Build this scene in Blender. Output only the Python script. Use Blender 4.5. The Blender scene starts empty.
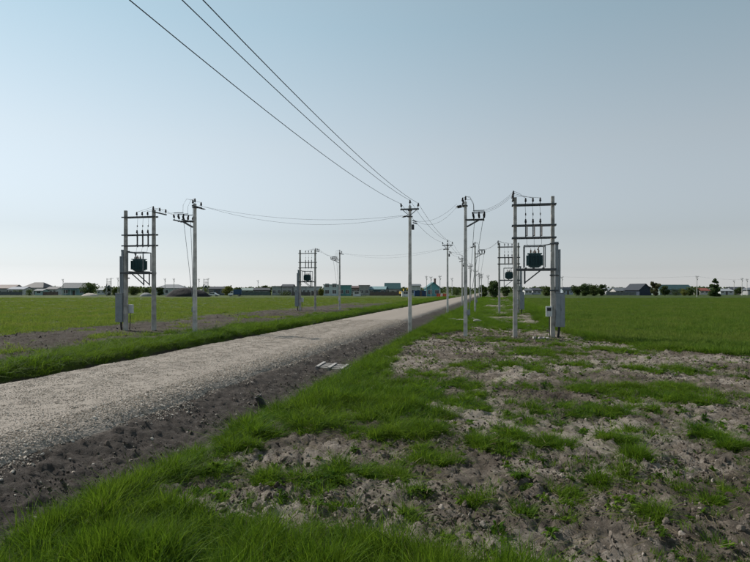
import bpy, math, random
import numpy as np
from mathutils import Vector, Matrix

# ------------------------------------------------------------------ camera, sky, sun, exposure
scene = bpy.context.scene
col = scene.collection
EYE = 2.5                 # camera height in metres
FPX = 563.0               # focal length in photo pixels (750 wide)
HORIZON = 290.0
cam_d = bpy.data.cameras.new('camera')
cam_d.sensor_width = 36.0
cam_d.lens = FPX / 750 * 36
cam_d.shift_y = (HORIZON - 281) / 750
cam_d.clip_start = 0.1
cam_d.clip_end = 9000
cam = bpy.data.objects.new('camera', cam_d)
col.objects.link(cam)
cam.location = (0, 0, EYE)
cam.rotation_euler = (math.radians(90), 0, 0)
scene.camera = cam

SUN_AZ = math.radians(-54)      # to the left of the view, a little ahead
SUN_EL = math.radians(38)
world = bpy.data.worlds.new('World')
scene.world = world
world.use_nodes = True
wn = world.node_tree.nodes
wl = world.node_tree.links
bg = wn['Background']
sky = wn.new('ShaderNodeTexSky')
sky.sky_type = 'NISHITA'
sky.sun_disc = False
sky.sun_elevation = SUN_EL
sky.sun_rotation = SUN_AZ
sky.altitude = 100
sky.air_density = 1.6
sky.dust_density = 0.1
sky.ozone_density = 7.0
hs = wn.new('ShaderNodeHueSaturation')
hs.inputs['Saturation'].default_value = 0.20
wl.new(sky.outputs[0], hs.inputs['Color'])
tint = wn.new('ShaderNodeMix'); tint.data_type = 'RGBA'; tint.blend_type = 'MULTIPLY'
tint.inputs[0].default_value = 1.0
wc = wn.new('ShaderNodeTexCoord'); wz = wn.new('ShaderNodeSeparateXYZ'); wr = wn.new('ShaderNodeValToRGB')
wl.new(wc.outputs['Generated'], wz.inputs[0]); wl.new(wz.outputs['Z'], wr.inputs[0])
we = wr.color_ramp.elements                      # dusty air low down, clearer teal higher up, the same all round
we[0].position, we[0].color = .03, (.80, .84, .90, 1)
we[1].position, we[1].color = .42, (.61, .795, .87, 1)
wm_ = we.new(.24); wm_.color = (.745, .82, .855, 1)
wl.new(wr.outputs[0], tint.inputs[7])
wl.new(hs.outputs[0], tint.inputs[6])
wl.new(tint.outputs[2], bg.inputs['Color'])
bg.inputs['Strength'].default_value = 0.11

sun_d = bpy.data.lights.new('sun', 'SUN')
sun_d.energy = 5.0
sun_d.angle = math.radians(0.7)
sun_d.color = (1.0, 0.94, 0.86)
sun = bpy.data.objects.new('sun', sun_d)
col.objects.link(sun)
to_sun = Vector((math.sin(SUN_AZ) * math.cos(SUN_EL), math.cos(SUN_AZ) * math.cos(SUN_EL), math.sin(SUN_EL)))
sun.rotation_euler = (-to_sun).to_track_quat('-Z', 'Y').to_euler()
sun.location = (-60, 20, 40)

vs = scene.view_settings
vs.view_transform = 'Standard'
vs.look = 'None'
vs.exposure = 0.15
vs.gamma = 1.0
vs.use_curve_mapping = False
scene.render.engine = 'CYCLES'
scene.cycles.use_denoising = True
scene.cycles.max_bounces = 3
scene.cycles.glossy_bounces = 1
scene.cycles.transmission_bounces = 2
scene.cycles.caustics_reflective = False
scene.cycles.caustics_refractive = False
scene.cycles.diffuse_bounces = 2
scene.cycles.adaptive_threshold = .04
scene.cycles.transparent_max_bounces = 8

rng = np.random.default_rng(7)
random.seed(7)
R = math.radians

# ------------------------------------------------------------------ noise and terrain functions
def _hash(xi, yi, seed):
    h = (xi.astype(np.int64) * 374761393 + yi.astype(np.int64) * 668265263 + seed * 974634777) & 0xFFFFFFFF
    h = ((h ^ (h >> 13)) * 1274126177) & 0xFFFFFFFF
    h = (h ^ (h >> 16))
    return (h & 0xFFFFFF) / float(0xFFFFFF)

def vnoise(x, y, seed=0):
    x0 = np.floor(x); y0 = np.floor(y)
    fx = x - x0; fy = y - y0
    fx = fx * fx * fx * (fx * (fx * 6 - 15) + 10); fy = fy * fy * fy * (fy * (fy * 6 - 15) + 10)
    a = _hash(x0, y0, seed); b = _hash(x0 + 1, y0, seed)
    c = _hash(x0, y0 + 1, seed); d = _hash(x0 + 1, y0 + 1, seed)
    return (a * (1 - fx) + b * fx) * (1 - fy) + (c * (1 - fx) + d * fx) * fy   # 0..1

def fbm(x, y, f, octv=3, seed=0):
    s = 0; a = 1; t = 0
    for k in range(octv):
        s = s + a * vnoise(x * f * 2 ** k + 13.7 * k, y * f * 2 ** k - 7.1 * k, seed + k)
        t += a; a *= 0.55
    return s / t

def sstep(a, b, x):
    t = np.clip((x - a) / (b - a), 0, 1)
    return t * t * (3 - 2 * t)

RD = 0.213                          # road heading: metres to the right per metre ahead
ROAD_L, ROAD_R = -12.6, -6.97       # road edges as offsets at y = 0
def off(x, y):
    return x - RD * y

PO = np.array([-400, -19, -16.5, -15.2, -14.1, -13.65, -13.2, -12.75, -12.3, -7.7, -7.25, -6.9, -5.85, -5.35, -4.8, -4.4, -2.5, 400])
PZ = np.array([0, 0.0, .12, .20, .14, -.45, -.48, -.02, .04, .04, .0, -.10, -.42, -.44, -.10, .02, .0, 0])

def g(u, v, z=0.0):                 # a point measured in the photo, taken to the ground
    d = (EYE - z) * FPX / (v - HORIZON)
    return ((u - 375) / FPX * d, d)

def at(u, d):                       # sideways metres of a column of the photo at distance d
    return (u - 375) / FPX * d

FB_Y = np.array([-10, 5, 15, 21, 23.5, 28, 34, 40, 60, 200, 500])
FB_X = np.array([24, 18, 15.2, 14, 11.7, 11.0, 11.3, 12.0, 16.7, 47, 112])
VB_Y = np.array([-10, 5, 8.3, 9.2, 10, 10.7, 11.5, 13, 14.8, 18.8, 25.6, 31, 35, 42, 60, 200])
VB_O = np.array([-3.9, -4.0, -4.3, -4.3, -3.3, -2.2, -1.6, -1.6, -2.6, -3.8, -4.0, -3.8, -1.6, -2.4, -2.0, -1.5])
FG_X = np.array([-5, -3.5, -3, -2.2, -1.4, -.55, 0, .56, 1, 1.7, 3, 6, 12])
FG_Y = np.array([8, 7.2, 6.6, 6.2, 5.8, 5.85, 5.5, 5.15, 4.75, 4.55, 4.5, 4.4, 4.3])
PATCH = [(345, 482, 42, 10), (372, 478, 24, 15), (430, 462, 22, 9), (490, 446, 22, 7), (531, 413, 15, 6), (318, 470, 20, 7),
         (562, 446, 20, 5), (602, 476, 26, 7), (575, 494, 18, 7), (556, 508, 17, 5), (502, 520, 8, 4), (640, 393, 34, 7),
         (682, 398, 36, 6), (592, 388, 24, 5), (602, 413, 18, 6), (652, 430, 24, 5), (747, 452, 18, 9), (737, 494, 8, 7),
         (652, 510, 10, 7), (714, 500, 10, 5), (430, 410, 28, 7), (470, 405, 24, 5), (404, 426, 34, 10), (392, 406, 28, 10),
         (520, 368, 30, 4), (480, 366, 24, 4), (430, 376, 20, 5), (460, 384, 20, 4), (570, 366, 20, 3), (640, 370, 20, 3),
         (690, 371, 25, 3), (550, 354, 30, 3), (612, 350, 30, 3), (420, 392, 26, 6), (690, 462, 12, 5), (618, 440, 16, 4),
         (480, 322, 22, 4), (520, 327, 26, 3), (640, 458, 14, 4), (705, 432, 14, 4), (520, 480, 12, 4), (268, 478, 14, 5)]
PATCH_W = []
for (u, v, ru, rv) in PATCH:
    px, py = g(u, v)
    PATCH_W.append((px, py, ru * py / FPX, min(rv * py * py / (EYE * FPX), 6)))

def zones(x, y):
    """grass cover 0..1, blade height in metres, soil roughness 0..1, ditch soil mix 0..1, left-field 0..1"""
    o = off(x, y)
    n1 = fbm(x, y, 0.35, 3, 11); n2 = fbm(x, y, 1.3, 3, 23); n3 = fbm(x, y, 0.09, 2, 31)
    wob = (n2 - .5) * 1.0
    n4 = fbm(x, y, 2.6, 4, 37)
    right = o > -5.2
    # right side
    fld = sstep(-.3, .3, x - np.interp(y, FB_Y, FB_X) + wob * 1.4)
    verge = sstep(-4.85, -4.5, o + wob * .45) * sstep(.3, -.3, o - np.interp(y, VB_Y, VB_O) + wob * 1.3)
    fore = sstep(.2, -.2, y - np.interp(x, FG_X, FG_Y) + wob * .5) * sstep(-4.6, -4.2, o + wob * .4)
    pat = np.zeros_like(x)
    for (px, py, rx, ry) in PATCH_W:
        q = np.sqrt(((x - px) / rx) ** 2 + ((y - py) / ry) ** 2)
        pat = np.maximum(pat, sstep(1.35, .35, q + (n4 - .5) * 3.0))
    rnd = sstep(.61, .69, n1 * .45 + n4 * .55) * .9
    rowg = sstep(36, 60, y) * sstep(.50, .60, n2 * .6 + n1 * .4) * .9
    pat = np.maximum(np.maximum(pat * .95, rnd * .75), rowg) * sstep(-4.9, -4.4, o)
    thin = sstep(.36, .50, fbm(x, y, 2.2, 3, 19))       # bare gaps inside the verge
    cR = np.maximum(np.maximum(fld, verge * (.34 + .66 * thin)), np.maximum(fore * (.40 + .60 * thin), pat * (.35 + .65 * thin)))
    hR = np.where(fore > .4, .27, np.where(verge > .4, .20, np.where(fld > .4, .20, .12)))
    # left side
    strip = sstep(-13.75, -14.1, o + wob * .25) * sstep(-16.1, -15.4, o + wob * 1.5)
    fldL = sstep(-26.5, -29.5, o + wob * 5)
    patL = sstep(.60, .68, n1 * .5 + n2 * .5) * .85 * sstep(-13.5, -13.8, o)
    patL = np.maximum(patL, .8 * sstep(75, 130, y) * sstep(-14, -15, o))
    cL = np.maximum(np.maximum(strip, fldL), patL)
    hL = np.where(strip > .4, .17, np.where(fldL > .4, .20, .18))
    cover = np.where(right, cR, np.where(o < -13.0, cL, 0.0))
    hgt = np.where(right, hR, hL)
    rough = np.where(right, 1 - .55 * np.maximum(fld, fore), 1 - .6 * np.maximum(strip, fldL))
    rough = rough * np.where((o > -13.3) & (o < -7.0), 0.0, 1.0)
    ditch = sstep(-7.4, -6.9, o) * sstep(-4.3, -5.2, o) + sstep(-14.1, -13.6, o) * sstep(-12.3, -12.8, o)
    left = sstep(-13, -14, o)
    return cover, hgt, rough, ditch, left, n3

def height(x, y, zz=None):
    o = off(x, y)
    cover, hgt, rough, ditch, left, n3 = zz if zz is not None else zones(x, y)
    z = np.interp(o + (fbm(x, y, .8, 2, 77) - .5) * .35 * sstep(-7.2, -6.8, o), PO, PZ)
    fade = sstep(140, 60, y)
    rr = rough * fade
    lump = fbm(x, y, 1.1, 2, 41)
    cl = fbm(x, y, 4.0, 3, 51)
    rg = 1 - np.abs(2 * fbm(x, y, 2.1, 2, 61) - 1)
    fine = fbm(x, y, 13.0, 3, 71)
    bil = np.abs(2 * fbm(x, y, 6.0, 2, 81) - 1); crack = np.abs(2 * vnoise(x * 3.1, y * 3.1, 83) - 1)
    soil = (lump - .5) * .10 + (rg - .75) * .05 + (cl - .5) * .08 + (fine - .5) * .12 + (bil - .3) * .06 - .05 * sstep(.16, .0, crack)
    dsoil = (cl - .5) * .10 + (fine - .5) * .10 + (rg - .75) * .05 + (bil - .3) * .05
    k = np.clip(ditch, 0, 1)
    z = z + rr * (soil * (1 - k) + dsoil * k) + (n3 - .5) * .25 * np.clip(np.abs(o + 9.8) / 20 - .5, 0, 1)
    return z

# ------------------------------------------------------------------ materials
MATS = {}
def ramp(nt, fac, stops):
    r = nt.nodes.new('ShaderNodeValToRGB')
    e = r.color_ramp.elements
    e[0].position, e[0].color = stops[0][0], (*stops[0][1], 1)
    e[1].position, e[1].color = stops[-1][0], (*stops[-1][1], 1)
    for p, c in stops[1:-1]:
        q = e.new(p); q.color = (*c, 1)
    nt.links.new(fac, r.inputs[0])
    return r.outputs[0]

def noise(nt, scale, detail=4, rough=.55, vec=None):
    n = nt.nodes.new('ShaderNodeTexNoise')
    n.inputs['Scale'].default_value = scale
    n.inputs['Detail'].default_value = detail
    n.inputs['Roughness'].default_value = rough
    if vec is not None:
        nt.links.new(vec, n.inputs['Vector'])
    return n.outputs['Fac']

def mix(nt, fac, a, b):
    m = nt.nodes.new('ShaderNodeMix'); m.data_type = 'RGBA'
    for k, v in ((0, fac), (6, a), (7, b)):
        if isinstance(v, (int, float)): m.inputs[k].default_value = v
        elif isinstance(v, tuple): m.inputs[k].default_value = (*v, 1)
        else: nt.links.new(v, m.inputs[k])
    return m.outputs[2]

def math_n(nt, op, a, b=None):
    m = nt.nodes.new('ShaderNodeMath'); m.operation = op; m.use_clamp = op in ('MULTIPLY_ADD',)
    for k, v in ((0, a), (1, b)):
        if v is None: continue
        if isinstance(v, (int, float)): m.inputs[k].default_value = v
        else: nt.links.new(v, m.inputs[k])
    return m.outputs[0]

def attr(nt, name):
    a = nt.nodes.new('ShaderNodeAttribute'); a.attribute_name = name
    return a.outputs['Fac']

def base_mat(name):
    m = bpy.data.materials.new(name); m.use_nodes = True
    return m, m.node_tree, m.node_tree.nodes['Principled BSDF']

def mat(name, c, rough=.7, metal=0.0, var=.18, scale=6.0, bump=0.0, spec=.3):
    """colour broken up by two noises so that no surface is flat"""
    if name in MATS: return MATS[name]
    m, nt, p = base_mat(name)
    tc = nt.nodes.new('ShaderNodeTexCoord')
    n1 = noise(nt, scale, 5, .6, tc.outputs['Object'])
    lo = tuple(max(0, v * (1 - var * 1.6)) for v in c); hi = tuple(min(1, v * (1 + var)) for v in c)
    cc = ramp(nt, n1, [(.3, lo), (.52, c), (.72, hi)])
    nt.links.new(cc, p.inputs['Base Color'])
    p.inputs['Roughness'].default_value = rough
    p.inputs['Metallic'].default_value = metal
    p.inputs['Specular IOR Level'].default_value = spec
    if bump:
        b = nt.nodes.new('ShaderNodeBump'); b.inputs['Strength'].default_value = bump; b.inputs['Distance'].default_value = .02
        nt.links.new(noise(nt, scale * 6, 4, .6, tc.outputs['Object']), b.inputs['Height'])
        nt.links.new(b.outputs[0], p.inputs['Normal'])
    MATS[name] = m
    return m

def ground_material():
    m, nt, p = base_mat('ground_soil_and_grass')
    tc = nt.nodes.new('ShaderNodeTexCoord'); P = tc.outputs['Object']
    cov, dit, lef, pal = attr(nt, 'cover'), attr(nt, 'ditch'), attr(nt, 'left'), attr(nt, 'pale')
    nA = noise(nt, 1.6, 8, .68, P); nB = noise(nt, 9, 8, .75, P); nC = noise(nt, 60, 5, .75, P); nD = noise(nt, .12, 4, .6, P)
    soil_fac = math_n(nt, 'ADD', math_n(nt, 'MULTIPLY', nA, .45), math_n(nt, 'ADD', math_n(nt, 'MULTIPLY', nB, .35), math_n(nt, 'MULTIPLY', pal, .35)))
    soil = ramp(nt, soil_fac, [(.40, (.030, .023, .018)), (.48, (.074, .060, .048)), (.575, (.152, .128, .104)), (.67, (.33, .29, .248))])
    soil = mix(nt, math_n(nt, 'MULTIPLY', nC, .45), soil, (.060, .051, .043))
    soil = mix(nt, math_n(nt, 'MULTIPLY', lef, .85), soil, (.038, .030, .024))
    dsoil = ramp(nt, nB, [(.32, (.040, .034, .030)), (.55, (.075, .064, .057)), (.75, (.135, .12, .11))])
    soil = mix(nt, dit, soil, dsoil)
    gA = ramp(nt, nD, [(.35, (.028, .050, .010)), (.55, (.042, .068, .014)), (.7, (.056, .072, .019))])  # field tones darkened for the shade among blades, which flat ground lacks
    gL = ramp(nt, nD, [(.35, (.044, .068, .014)), (.55, (.062, .086, .019)), (.7, (.080, .090, .026))])  # left field lighter: sunlight through its blades put into the colour
    grass = mix(nt, lef, gA, gL)
    grass = mix(nt, math_n(nt, 'MULTIPLY', nA, .4), grass, (.035, .042, .014))
    cfac = ramp(nt, math_n(nt, 'ADD', cov, math_n(nt, 'MULTIPLY', math_n(nt, 'SUBTRACT', nB, .5), .8)), [(.35, (0, 0, 0)), (.65, (1, 1, 1))])
    nt.links.new(mix(nt, cfac, soil, grass), p.inputs['Base Color'])
    p.inputs['Roughness'].default_value = .95
    p.inputs['Specular IOR Level'].default_value = .12
    b = nt.nodes.new('ShaderNodeBump'); b.inputs['Strength'].default_value = 1.0; b.inputs['Distance'].default_value = .07
    hsum = math_n(nt, 'ADD', math_n(nt, 'MULTIPLY', nB, .7), math_n(nt, 'MULTIPLY', nC, .3))
    nt.links.new(hsum, b.inputs['Height']); nt.links.new(b.outputs[0], p.inputs['Normal'])
    return m

def road_material():
    m, nt, p = base_mat('crushed_limestone_road')
    tc = nt.nodes.new('ShaderNodeTexCoord'); P = tc.outputs['Object']
    vor = nt.nodes.new('ShaderNodeTexVoronoi'); vor.inputs['Scale'].default_value = 18; nt.links.new(P, vor.inputs['Vector'])
    nA = noise(nt, .7, 5, .6, P); nB = noise(nt, 25, 5, .7, P)
    tr = attr(nt, 'track')
    c = ramp(nt, nB, [(.3, (.16, .137, .115)), (.5, (.245, .213, .182)), (.7, (.35, .312, .273))])
    c = mix(nt, math_n(nt, 'MULTIPLY', vor.outputs['Color'], .35), c, (.20, .173, .147))
    c = mix(nt, math_n(nt, 'MULTIPLY', nA, .5), c, (.235, .203, .172))
    c = mix(nt, math_n(nt, 'MULTIPLY', tr, .3), c, (.30, .263, .227))
    nt.links.new(c, p.inputs['Base Color'])
    p.inputs['Roughness'].default_value = .9
    p.inputs['Specular IOR Level'].default_value = .2
    b = nt.nodes.new('ShaderNodeBump'); b.inputs['Strength'].default_value = .7; b.inputs['Distance'].default_value = .02
    nt.links.new(math_n(nt, 'ADD', math_n(nt, 'MULTIPLY', vor.outputs['Distance'], 1.0), math_n(nt, 'MULTIPLY', nB, .6)), b.inputs['Height'])
    nt.links.new(b.outputs[0], p.inputs['Normal'])
    return m

def blade_material(name, dark, mid, light, trans=.42, patch=.6, glow=(.16, .20, .015)):
    m, nt, p = base_mat(name)
    oi = nt.nodes.new('ShaderNodeObjectInfo')
    geo = nt.nodes.new('ShaderNodeNewGeometry')
    gm = nt.nodes.new('ShaderNodeMath'); gm.operation = 'MULTIPLY_ADD'; gm.inputs[1].default_value = .55
    nt.links.new(geo.outputs['Random Per Island'], gm.inputs[0])
    nt.links.new(math_n(nt, 'MULTIPLY', oi.outputs['Random'], .45), gm.inputs[2])
    c = ramp(nt, gm.outputs[0], [(.08, dark), (.5, mid), (.88, light)])
    pn = noise(nt, .16, 4, .65, geo.outputs['Position']); pn2 = noise(nt, 1.1, 3, .6, geo.outputs['Position'])
    pm = ramp(nt, math_n(nt, 'ADD', math_n(nt, 'MULTIPLY', pn, .65), math_n(nt, 'MULTIPLY', pn2, .35)), [(.46, (0, 0, 0)), (.66, (1, 1, 1))])
    c = mix(nt, math_n(nt, 'MULTIPLY', pm, patch), c, (light[0] * 1.15, light[1] * .88, light[2] * 1.25))
    nt.links.new(c, p.inputs['Base Color'])
    p.inputs['Roughness'].default_value = .65
    p.inputs['Specular IOR Level'].default_value = .08
    t = nt.nodes.new('ShaderNodeBsdfTranslucent')
    nt.links.new(mix(nt, .35, c, glow), t.inputs['Color'])
    ms = nt.nodes.new('ShaderNodeMixShader'); ms.inputs[0].default_value = trans
    nt.links.new(p.outputs[0], ms.inputs[1]); nt.links.new(t.outputs[0], ms.inputs[2])
    nt.links.new(ms.outputs[0], nt.nodes['Material Output'].inputs['Surface'])
    return m

def stone_material(name, stops):
    m, nt, p = base_mat(name)
    oi = nt.nodes.new('ShaderNodeObjectInfo')
    tc = nt.nodes.new('ShaderNodeTexCoord')
    n = noise(nt, 14, 4, .6, tc.outputs['Object'])
    c = ramp(nt, math_n(nt, 'ADD', math_n(nt, 'MULTIPLY', oi.outputs['Random'], .75), math_n(nt, 'MULTIPLY', n, .3)), stops)
    nt.links.new(c, p.inputs['Base Color'])
    p.inputs['Roughness'].default_value = .92; p.inputs['Specular IOR Level'].default_value = .2
    return m

# ------------------------------------------------------------------ mesh helpers
class MB:
    """collects simple solids; build() links them as one mesh object"""
    def __init__(s): s.v = []; s.f = []
    def add(s, vs_, fs):
        n = len(s.v); s.v += [tuple(p) for p in vs_]; s.f += [tuple(i + n for i in q) for q in fs]; return s
    def box(s, a, b):
        (x0, y0, z0), (x1, y1, z1) = a, b
        return s.add([(x0, y0, z0), (x1, y0, z0), (x1, y1, z0), (x0, y1, z0), (x0, y0, z1), (x1, y0, z1), (x1, y1, z1), (x0, y1, z1)],
                     [(3, 2, 1, 0), (4, 5, 6, 7), (0, 1, 5, 4), (1, 2, 6, 5), (2, 3, 7, 6), (3, 0, 4, 7)])
    def frustum(s, c0, sx0, sy0, c1, sx1, sy1, cham=.18):
        vs_ = []
        for (c, sx, sy) in ((c0, sx0, sy0), (c1, sx1, sy1)):
            k = cham
            for (qx, qy) in ((-1 + k, -1), (1 - k, -1), (1, -1 + k), (1, 1 - k), (1 - k, 1), (-1 + k, 1), (-1, 1 - k), (-1, -1 + k)):
                vs_.append((c[0] + qx * sx / 2, c[1] + qy * sy / 2, c[2]))
        fs = [(i, (i + 1) % 8, 8 + (i + 1) % 8, 8 + i) for i in range(8)] + [tuple(range(7, -1, -1)), tuple(range(8, 16))]
        return s.add(vs_, fs)
    def bar(s, p, q, w, h=None):
        h = h or w
        p = Vector(p); q = Vector(q); d = (q - p).normalized()
        up = Vector((0, 0, 1)) if abs(d.z) < .95 else Vector((0, 1, 0))
        a = d.cross(up).normalized() * w / 2; b = a.cross(d).normalized() * h / 2
        vs_ = [p - a - b, p + a - b, p + a + b, p - a + b, q - a - b, q + a - b, q + a + b, q - a + b]
        return s.add(vs_, [(3, 2, 1, 0), (4, 5, 6, 7), (0, 1, 5, 4), (1, 2, 6, 5), (2, 3, 7, 6), (3, 0, 4, 7)])
    def tube(s, pts, r, n=6, r2=None):
        pts = [Vector(p) for p in pts]; vs_ = []; fs = []
        m = len(pts)
        for i, p in enumerate(pts):
            d = (pts[min(i + 1, m - 1)] - pts[max(i - 1, 0)]).normalized()
            up = Vector((0, 0, 1)) if abs(d.z) < .9 else Vector((0, 1, 0))
            a = d.cross(up).normalized(); b = a.cross(d).normalized()
            rr = r if r2 is None else r + (r2 - r) * i / (m - 1)
            for k in range(n):
                t = 2 * math.pi * k / n
                vs_.append(p + (a * math.cos(t) + b * math.sin(t)) * rr)
        for i in range(m - 1):
            for k in range(n):
                fs.append((i * n + k, i * n + (k + 1) % n, (i + 1) * n + (k + 1) % n, (i + 1) * n + k))
        fs += [tuple(range(n - 1, -1, -1)), tuple((m - 1) * n + k for k in range(n))]
        return s.add(vs_, fs)
    def lathe(s, prof, p=(0, 0, 0), axis=(0, 0, 1), n=10):
        ax = Vector(axis).normalized(); qt = Vector((0, 0, 1)).rotation_difference(ax); p = Vector(p)
        vs_ = []; fs = []
        for (r, z) in prof:
            for k in range(n):
                t = 2 * math.pi * k / n
                vs_.append(p + qt @ Vector((r * math.cos(t), r * math.sin(t), z)))
        m = len(prof)
        for i in range(m - 1):
            for k in range(n):
                fs.append((i * n + k, i * n + (k + 1) % n, (i + 1) * n + (k + 1) % n, (i + 1) * n + k))
        fs += [tuple(range(n - 1, -1, -1)), tuple((m - 1) * n + k for k in range(n))]
        return s.add(vs_, fs)
    def mesh(s, name, material, smooth=False):
        me = bpy.data.meshes.new(name); me.from_pydata(s.v, [], s.f); me.update()
        if material: me.materials.append(material)
        if smooth: me.shade_smooth()
        return me
    def build(s, name, material, parent=None, loc=None, smooth=False, bevel=0):
        o = bpy.data.objects.new(name, s.mesh(name, material, smooth)); col.objects.link(o)
        if parent: o.parent = parent
        if loc: o.location = loc
        if bevel:
            b = o.modifiers.new('bevel', 'BEVEL'); b.width = bevel; b.segments = 2; b.limit_method = 'ANGLE'
        return o

def tag(o, label=None, cat=None, group=None, kind=None):
    for k, v in (('label', label), ('category', cat), ('group', group), ('kind', kind)):
        if v: o[k] = v
    return o

def empty(name, loc, rz=0.0, sc=1.0):
    o = bpy.data.objects.new(name, None); col.objects.link(o)
    o.location = loc; o.rotation_euler = (0, 0, rz); o.scale = (sc, sc, sc); o.empty_display_size = .3
    return o

def inst(name, me, parent, loc=(0, 0, 0), rot=(0, 0, 0)):
    o = bpy.data.objects.new(name, me); col.objects.link(o); o.parent = parent; o.location = loc; o.rotation_euler = rot
    return o

def copy_tree(o, parent=None):
    c = o.copy(); col.objects.link(c)
    if parent: c.parent = parent
    for ch in list(o.children): copy_tree(ch, c)
    return c

def hz(x, y):
    return float(height(np.array([float(x)]), np.array([float(y)]))[0])

def np_mesh(name, v, quads, material, smooth=False):
    me = bpy.data.meshes.new(name)
    v = np.asarray(v, np.float32); q = np.asarray(quads, np.int32)
    me.vertices.add(len(v)); me.vertices.foreach_set('co', v.ravel())
    me.loops.add(q.size); me.loops.foreach_set('vertex_index', q.ravel())
    me.polygons.add(len(q)); me.polygons.foreach_set('loop_start', np.arange(0, q.size, q.shape[1], dtype=np.int32))
    me.update(calc_edges=True); me.validate()
    if smooth: me.polygons.foreach_set('use_smooth', np.ones(len(q), bool))
    if material: me.materials.append(material)
    return me

def grid_quads(nr, nc):
    i = np.arange(nr - 1)[:, None] * nc + np.arange(nc - 1)[None, :]
    return np.stack([i, i + 1, i + nc + 1, i + nc], -1).reshape(-1, 4)

def set_attr(me, name, a):
    t = me.attributes.new(name, 'FLOAT', 'POINT'); t.data.foreach_set('value', np.asarray(a, np.float32).ravel())

# ------------------------------------------------------------------ the ground sheet
ys = [-6.0]
while ys[-1] < 6000:
    y = ys[-1]
    k = .0058 if y < 70 else (.010 if y < 160 else .04)
    ys.append(y + max(.028 if 3 < y else .2, k * (y + 3)))
ys = np.array(ys)
tt = np.linspace(-1.15, 1.15, 860)
Y = np.repeat(ys[:, None], len(tt), 1)
X = tt[None, :] * (Y + 9.0) * np.where(Y > 200, 1 + (Y - 200) / 6000, 1)
X, Y = X.ravel(), Y.ravel()
ZZ = zones(X, Y)
Z = height(X, Y, ZZ)
me = np_mesh('ground', np.stack([X, Y, Z], 1), grid_quads(len(ys), len(tt)), ground_material(), True)
set_attr(me, 'cover', ZZ[0]); set_attr(me, 'ditch', np.clip(ZZ[3], 0, 1)); set_attr(me, 'left', ZZ[4])
set_attr(me, 'pale', fbm(X, Y, .5, 3, 91))
ground = bpy.data.objects.new('ground', me); col.objects.link(ground)
tag(ground, 'flat ground of cracked soil, ditch earth and open green fields', kind='structure')

# ------------------------------------------------------------------ the road
rs = [-8.0]
while rs[-1] < 420: rs.append(rs[-1] + max(.10, .009 * abs(rs[-1])))
rs = np.array(rs)
ro = np.array([-12.95, -12.72, -12.45, -12.1, -11.6, -11, -10.4, -9.8, -9.2, -8.6, -8.2, -7.95, -7.7, -7.5, -7.35, -7.2, -7.05, -6.85])
rzv = np.array([-.14, .02, .12, .15, .165, .175, .19, .20, .19, .175, .165, .155, .145, .13, .09, .02, -.09, -.30])
OO = np.repeat(ro[None, :], len(rs), 0); SS = np.repeat(rs[:, None], len(ro), 1)
edge = np.clip(np.abs(OO + 9.78) - 2.3, 0, 1)
OO = OO + edge * (fbm(SS, SS * 0 + OO * .2, .9, 3, 5) - .5) * .45
XX = OO + RD * SS
ZR = np.repeat(rzv[None, :], len(rs), 0) + (fbm(XX, SS, 2.5, 3, 8) - .5) * (.03 + .10 * edge)
me = np_mesh('road', np.stack([XX.ravel(), SS.ravel(), ZR.ravel()], 1), grid_quads(len(rs), len(ro)), road_material(), True)
tk = np.exp(-((OO + 11.0) / .45) ** 2) + np.exp(-((OO + 8.7) / .45) ** 2)
set_attr(me, 'track', tk.ravel())
road = bpy.data.objects.new('road', me); col.objects.link(road)
tag(road, 'pale crushed limestone road running straight to the village', kind='structure')
def road_z(o): return np.interp(o, ro, rzv)

# ------------------------------------------------------------------ scattered stuff (geometry nodes on point meshes)
def proto_collection(name, meshes):
    c = bpy.data.collections.new(name)
    for i, me_ in enumerate(meshes):
        c.objects.link(bpy.data.objects.new('%s_%02d' % (name, i), me_))
    return c

def scatter(name, pts, rot, scl, idx, coll, label):
    me_ = bpy.data.meshes.new(name)
    n = len(pts)
    me_.vertices.add(n); me_.vertices.foreach_set('co', np.asarray(pts, np.float32).ravel())
    a = me_.attributes.new('rot', 'FLOAT_VECTOR', 'POINT'); a.data.foreach_set('vector', np.asarray(rot, np.float32).ravel())
    a = me_.attributes.new('scl', 'FLOAT_VECTOR', 'POINT'); a.data.foreach_set('vector', np.asarray(scl, np.float32).ravel())
    a = me_.attributes.new('idx', 'INT', 'POINT'); a.data.foreach_set('value', np.asarray(idx, np.int32))
    ob = bpy.data.objects.new(name, me_); col.objects.link(ob)
    ng = bpy.data.node_groups.new('scatter_' + name, 'GeometryNodeTree')
    ng.interface.new_socket('Geometry', in_out='INPUT', socket_type='NodeSocketGeometry')
    ng.interface.new_socket('Geometry', in_out='OUTPUT', socket_type='NodeSocketGeometry')
    N, L = ng.nodes, ng.links
    gi, go = N.new('NodeGroupInput'), N.new('NodeGroupOutput')
    ip = N.new('GeometryNodeInstanceOnPoints'); ci = N.new('GeometryNodeCollectionInfo')
    ci.inputs['Collection'].default_value = coll
    ci.inputs['Separate Children'].default_value = True; ci.inputs['Reset Children'].default_value = True
    ip.inputs['Pick Instance'].default_value = True
    def na(nm, tp):
        q = N.new('GeometryNodeInputNamedAttribute'); q.data_type = tp; q.inputs['Name'].default_value = nm
        return [s_ for s_ in q.outputs if s_.name == 'Attribute' and s_.enabled][0]
    L.new(gi.outputs[0], ip.inputs['Points']); L.new(ci.outputs[0], ip.inputs['Instance'])
    L.new(na('idx', 'INT'), ip.inputs['Instance Index'])
    L.new(na('rot', 'FLOAT_VECTOR'), ip.inputs['Rotation']); L.new(na('scl', 'FLOAT_VECTOR'), ip.inputs['Scale'])
    L.new(ip.outputs[0], go.inputs[0])
    md = ob.modifiers.new('scatter', 'NODES'); md.node_group = ng
    tag(ob, label, kind='stuff')
    return ob

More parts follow.
